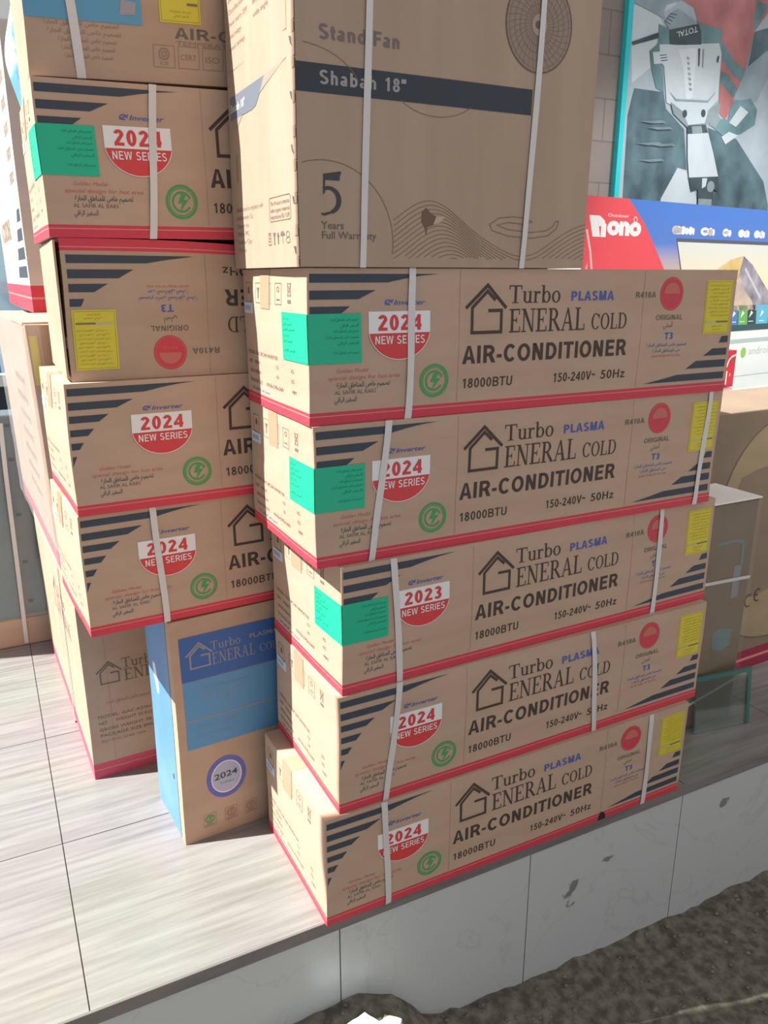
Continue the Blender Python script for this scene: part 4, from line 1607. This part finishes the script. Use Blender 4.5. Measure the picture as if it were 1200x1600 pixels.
mb.build('carton', t, lambda p: Vector((p.x, p.y, p.z * .978)), bevel=.004)

t = thing('product_box', 'small red upright box on the counter in front of the television carton', 'box', (2.285, .822, .8965), radians(4))
mb = MB()
PR = mat('product_red', (.60, .02, .045), .35)
mb.box(0, .062, 0, .04, 0, .135, PR)
P = Print(mb, lambda u, v, e: (u, -e, v))
P.ps(stroke([(.012, .075), (.022, .10), (.036, .112), (.058, .118)], .006), WHT)
P.ps(ring(.046, .100, .010, .010, .003, .003), GREY)
P.p(rect(.014, .010, .020, .060), WHT)
P.p(rect(.034, .040, .038, .050), WHT)
mb.build('carton', t, bevel=.0015)

# ------------------------------------------------------------------ poster
t = thing('advertising_poster', 'large teal-edged poster of a worker holding a demolition hammer on the wall', 'poster', (0, 1.35, 0), 0)
mb = MB()
PX0, PX1, PZ0, PZ1 = 2.166, 3.45, .95, 2.75
mb.box(PX0, PX1, .0, .018, PZ0, PZ1, mat('poster_backing', (.30, .36, .38), .5))
mb.build('panel', t)
mb = MB()
PT = mat('poster_teal_edge', (.03, .52, .58), .35)
ro = [(PX0 - .006, PZ0 - .006), (PX1 + .006, PZ0 - .006), (PX1 + .006, PZ1 + .006), (PX0 - .006, PZ1 + .006)]
ri = [(PX0 + .018, PZ0 + .018), (PX1 - .018, PZ0 + .018), (PX1 - .018, PZ1 - .018), (PX0 + .018, PZ1 - .018)]
fv = [(a, y, b) for y in (-.006, .018) for r in (ro, ri) for a, b in r]
ff = []
for k_ in range(4):
    n_ = (k_ + 1) % 4
    ff += [(k_, n_, 4 + n_, 4 + k_), (8 + n_, 8 + k_, 12 + k_, 12 + n_), (n_, k_, 8 + k_, 8 + n_), (4 + k_, 4 + n_, 12 + n_, 12 + k_)]
mb.faces(fv, ff, PT)
mb.build('frame', t)
mb = MB()
P = Print(mb, lambda u, v, e: (u, -e, v))
pc = lambda n, c, s=.0: noise_mat('poster_' + n, tuple(x * (1 - s) for x in c), tuple(min(1, x * (1 + s)) for x in c), (9, 9, 7), .4, 3, .3, .7)
P.p(rect(PX0 + .02, PZ0, PX1 - .02, PZ1), pc('ground', (.36, .44, .50), .12), .002)
HAZE = pc('grey', (.26, .34, .39), .2)
SLATE = pc('trousers', (.085, .145, .175), .45)
PALE = pc('pale', (.50, .58, .63), .06)
CORAL = pc('coral', (.42, .17, .18), .25)
TEALG = pc('teal_grey', (.13, .24, .27), .35)
DK = pc('dark', (.055, .085, .10), .3)
MET = pc('metal', (.24, .30, .33), .2)
lay = .0022


def L(pts, m):
    global lay
    lay += .00012
    P.p(pts, m, lay)


L([(2.19, 2.28), (2.313, 2.254), (2.40, 2.30), (2.43, 2.7), (2.19, 2.7)], PALE)
L([(2.187, 2.276), (2.313, 2.254), (2.343, 2.227), (2.321, 2.19), (2.303, 2.078), (2.206, 2.01), (2.189, 2.149)], PALE)
L([(2.221, 1.994), (2.375, 1.994), (2.397, 1.936), (2.505, 1.87), (2.542, 1.718), (2.49, 1.724), (2.415, 1.598), (2.36, 1.35), (2.20, 1.35), (2.207, 1.6), (2.199, 1.897)], SLATE)
L([(2.637, 1.885), (2.742, 1.868), (2.814, 1.853), (3.012, 1.696), (3.06, 1.602), (3.1, 1.35), (2.667, 1.35), (2.60, 1.60), (2.726, 1.692)], SLATE)
L([(2.49, 1.724), (2.543, 1.713), (2.619, 1.606), (2.62, 1.35), (2.37, 1.35), (2.414, 1.603)], PALE)
L([(2.424, 2.32), (2.838, 2.375), (2.93, 2.339), (2.95, 2.7), (2.43, 2.7)], CORAL)
L([(2.424, 2.32), (2.838, 2.375), (2.93, 2.36), (2.845, 2.26), (2.812, 2.111), (2.81, 2.044), (2.732, 1.921), (2.69, 1.946), (2.672, 2.097), (2.634, 2.231), (2.518, 2.258), (2.495, 2.303)], CORAL)
L([(2.838, 2.375), (2.905, 2.36), (2.845, 2.26), (2.83, 2.30)], TEALG)
L([(2.63, 2.215), (2.675, 2.20), (2.75, 2.14), (2.81, 2.12), (2.812, 2.07), (2.76, 2.085), (2.69, 2.13), (2.63, 2.17)], TEALG)
L([(2.672, 2.10), (2.72, 2.09), (2.80, 2.03), (2.805, 1.99), (2.745, 2.02), (2.675, 2.06)], TEALG)
L([(2.845, 2.26), (2.925, 2.284), (3.2, 2.35), (3.2, 2.1), (2.961, 2.106), (2.903, 2.003), (2.764, 2.001), (2.814, 2.101)], HAZE)
L([(2.845, 2.26), (2.925, 2.284), (3.2, 2.35), (3.2, 2.24), (2.93, 2.20), (2.83, 2.13)], SLATE)
L([(2.758, 1.991), (2.869, 2.015), (2.916, 1.975), (2.912, 1.915), (2.833, 1.874), (2.728, 1.862), (2.647, 1.895), (2.658, 1.925), (2.747, 1.922)], TEALG)
L([(2.813, 1.981), (2.864, 1.961), (2.80, 1.90), (2.757, 1.913)], PALE)
L([(2.721, 1.856), (2.763, 1.879), (2.819, 1.868), (2.749, 1.829)], PALE)
L([(2.64, 1.93), (2.68, 1.945), (2.705, 1.92), (2.68, 1.89), (2.645, 1.893)], MET)
L([(2.186, 2.28), (2.347, 2.245), (2.338, 2.261), (2.347, 2.293), (2.424, 2.32), (2.40, 2.5), (2.192, 2.4)], HAZE)
L([(2.189, 2.149), (2.32, 2.196), (2.323, 2.177), (2.194, 2.138)], DK)
L([(2.318, 2.225), (2.372, 2.213), (2.379, 2.161), (2.333, 2.156), (2.356, 2.083), (2.375, 1.994), (2.333, 2.004), (2.296, 2.077), (2.283, 2.128), (2.325, 2.16)], TEALG)
L([(2.35, 2.24), (2.40, 2.275), (2.409, 2.283), (2.509, 2.256), (2.66, 2.245), (2.66, 2.19), (2.55, 2.176), (2.42, 2.164), (2.38, 2.157), (2.368, 2.213)], TEALG)
L([(2.347, 2.235), (2.372, 2.262), (2.409, 2.284), (2.46, 2.272), (2.509, 2.256), (2.523, 2.246), (2.38, 2.212), (2.36, 2.225)], HAZE)
for k_ in range(4):
    L([(2.345 + .008 * k_, 2.238 + .009 * k_), (2.375 + .01 * k_, 2.228 + .012 * k_), (2.376 + .01 * k_, 2.231 + .012 * k_), (2.347 + .008 * k_, 2.241 + .009 * k_)], DK)
L([(2.329, 2.156), (2.419, 2.166), (2.648, 2.196), (2.668, 2.161), (2.675, 1.993), (2.624, 1.946), (2.481, 1.934), (2.393, 1.959), (2.363, 2.084), (2.34, 2.099)], PALE)
L([(2.43, 2.15), (2.53, 2.165), (2.53, 1.99), (2.50, 1.97), (2.47, 2.08)], pc('body_light', (.60, .67, .72), .04))
L([(2.372, 2.211), (2.523, 2.250), (2.542, 2.225), (2.55, 2.18), (2.42, 2.164), (2.382, 2.162)], DK)
lay += .0002
P.t('TOTAL', 2.412, 2.525, 2.205, .020, PALE, .012, e=lay, rot=(2.468, 2.215, pi + radians(17)))
L([(2.297, 2.126), (2.382, 2.139), (2.391, 2.1), (2.309, 2.085)], PALE)
for k_ in range(3):
    L([(2.335 + .004 * k_, 2.120 - .009 * k_), (2.37 + .004 * k_, 2.126 - .009 * k_), (2.37 + .004 * k_, 2.123 - .009 * k_), (2.336 + .004 * k_, 2.117 - .009 * k_)], DK)
for k_ in range(7):
    L([(2.478 + .005 * k_, 2.130 - .018 * k_), (2.493 + .005 * k_, 2.127 - .018 * k_), (2.491 + .005 * k_, 2.119 - .018 * k_), (2.479 + .005 * k_, 2.122 - .018 * k_)], HAZE)
L([(2.535, 2.165), (2.545, 2.165), (2.55, 2.105), (2.545, 2.10)], DK)
L([(2.561, 2.165), (2.568, 2.165), (2.572, 2.10), (2.567, 2.10)], HAZE)
L([(2.645, 2.148), (2.655, 2.152), (2.652, 2.125), (2.643, 2.13)], DK)
L([(2.40, 2.00), (2.44, 1.975), (2.62, 1.985), (2.655, 2.02), (2.652, 2.014), (2.62, 1.978), (2.44, 1.968)], HAZE)
L([(2.414, 1.961), (2.481, 1.934), (2.624, 1.946), (2.691, 1.985), (2.685, 1.936), (2.618, 1.888), (2.518, 1.876), (2.434, 1.921)], MET)
L([(2.481, 1.934), (2.624, 1.946), (2.612, 1.90), (2.52, 1.886)], PALE)
for cx, cz in ((2.495, 1.925), (2.598, 1.935)):
    L(disc(cx, cz, .013, .015, n=14), DK)
L([(2.517, 1.883), (2.617, 1.895), (2.637, 1.865), (2.522, 1.852)], DK)
L([(2.54, 1.882), (2.595, 1.888), (2.605, 1.862), (2.548, 1.856)], MET)
L([(2.522, 1.852), (2.637, 1.865), (2.679, 1.79), (2.725, 1.697), (2.554, 1.689), (2.536, 1.761)], pc('chisel_collar', (.52, .60, .65), .05))
L([(2.60, 1.86), (2.637, 1.865), (2.679, 1.79), (2.725, 1.697), (2.66, 1.694), (2.63, 1.79)], PALE)
L([(2.554, 1.689), (2.724, 1.702), (2.735, 1.642), (2.703, 1.65), (2.709, 1.60), (2.619, 1.60), (2.612, 1.646), (2.577, 1.635)], DK)
L([(2.63, 1.69), (2.66, 1.692), (2.655, 1.66), (2.635, 1.65)], PALE)
L(disc(2.685, 1.66, .022, .022, n=16), MET)
L([(2.62, 1.61), (2.70, 1.61), (2.70, 1.4), (2.63, 1.4)], MET)
for k_, (x, z) in enumerate(((2.26, 1.88), (2.25, 1.80), (2.27, 1.74), (2.30, 1.86), (2.32, 1.80))):
    L([(x, z), (x + .12, z + .012), (x + .14, z + .004), (x + .06, z - .004)], pc('trouser_fold', (.15, .22, .255), .3))
mb.build('printed_picture', t)

# ------------------------------------------------------------------ small litter at the foot of the riser
random.seed(8)


def scrap(name, label, cat, x, y, r, m, seed, flat=.5, group=None):
    bm = bmesh.new()
    bmesh.ops.create_cube(bm, size=2 * r)
    bmesh.ops.subdivide_edges(bm, edges=bm.edges[:], cuts=3, use_grid_fill=True)
    rnd = random.Random(seed)
    for v in bm.verts:
        k = .93 + .14 * rnd.random()
        sh = 1 - .22 * (v.co.x / r > .4) * (v.co.y / r + 1) / 2
        v.co = Vector((v.co.x * k * 1.35 * sh, v.co.y * k * (1 - .18 * v.co.x / r), v.co.z * flat * (.95 + .1 * rnd.random()) + .12 * v.co.x))
    me = bpy.data.meshes.new(name)
    bm.to_mesh(me)
    bm.free()
    me.materials.append(m)
    o = bpy.data.objects.new(name, me)
    o.location = (x, y, street_z(x, y) + r * flat * .55)
    o.rotation_euler = (0, 0, rnd.uniform(0, 3))
    COL.objects.link(o)
    return tag(o, label, cat, group)


FOAM = mat('white_foam', (.72, .76, .78), .6)
scrap('foam_scrap', 'larger white foam scrap lying at the foot of the marble riser', 'scrap', .36, -.085, .030, FOAM, 1)
scrap('foam_scrap', 'small pale scrap beside the larger foam scrap at the riser foot', 'scrap', .43, -.075, .018, mat('cream_foam', (.62, .62, .55), .7), 2)
mb = MB()
rnd = random.Random(12)
GRV = noise_mat('gravel_stone', (.13, .12, .105), (.26, .24, .21), (30, 30, 30), .9, 3)
octa = [(1, 0, 0), (-1, 0, 0), (0, 1, 0), (0, -1, 0), (0, 0, 1), (0, 0, -1)]
of = [(0, 2, 4), (2, 1, 4), (1, 3, 4), (3, 0, 4), (2, 0, 5), (1, 2, 5), (3, 1, 5), (0, 3, 5)]
for _ in range(900):
    x = rnd.uniform(-.3, 3.0)
    y = -.012 - abs(rnd.gauss(0, .22)) if rnd.random() < .75 else rnd.uniform(-1.2, -.02)
    r = rnd.uniform(.002, .007) * (1.6 if rnd.random() < .12 else 1)
    z = street_z(x, y)
    vv = [(x + a * r * rnd.uniform(.6, 1.3), y + b * r * rnd.uniform(.6, 1.3), z + c * r * rnd.uniform(.5, .9) + r * .2) for a, b, c in octa]
    mb.faces(vv, of, GRV)
o = tag(mb.build('gravel'), 'loose gravel and grit scattered over the dirt street', 'gravel')
o['kind'] = 'stuff'
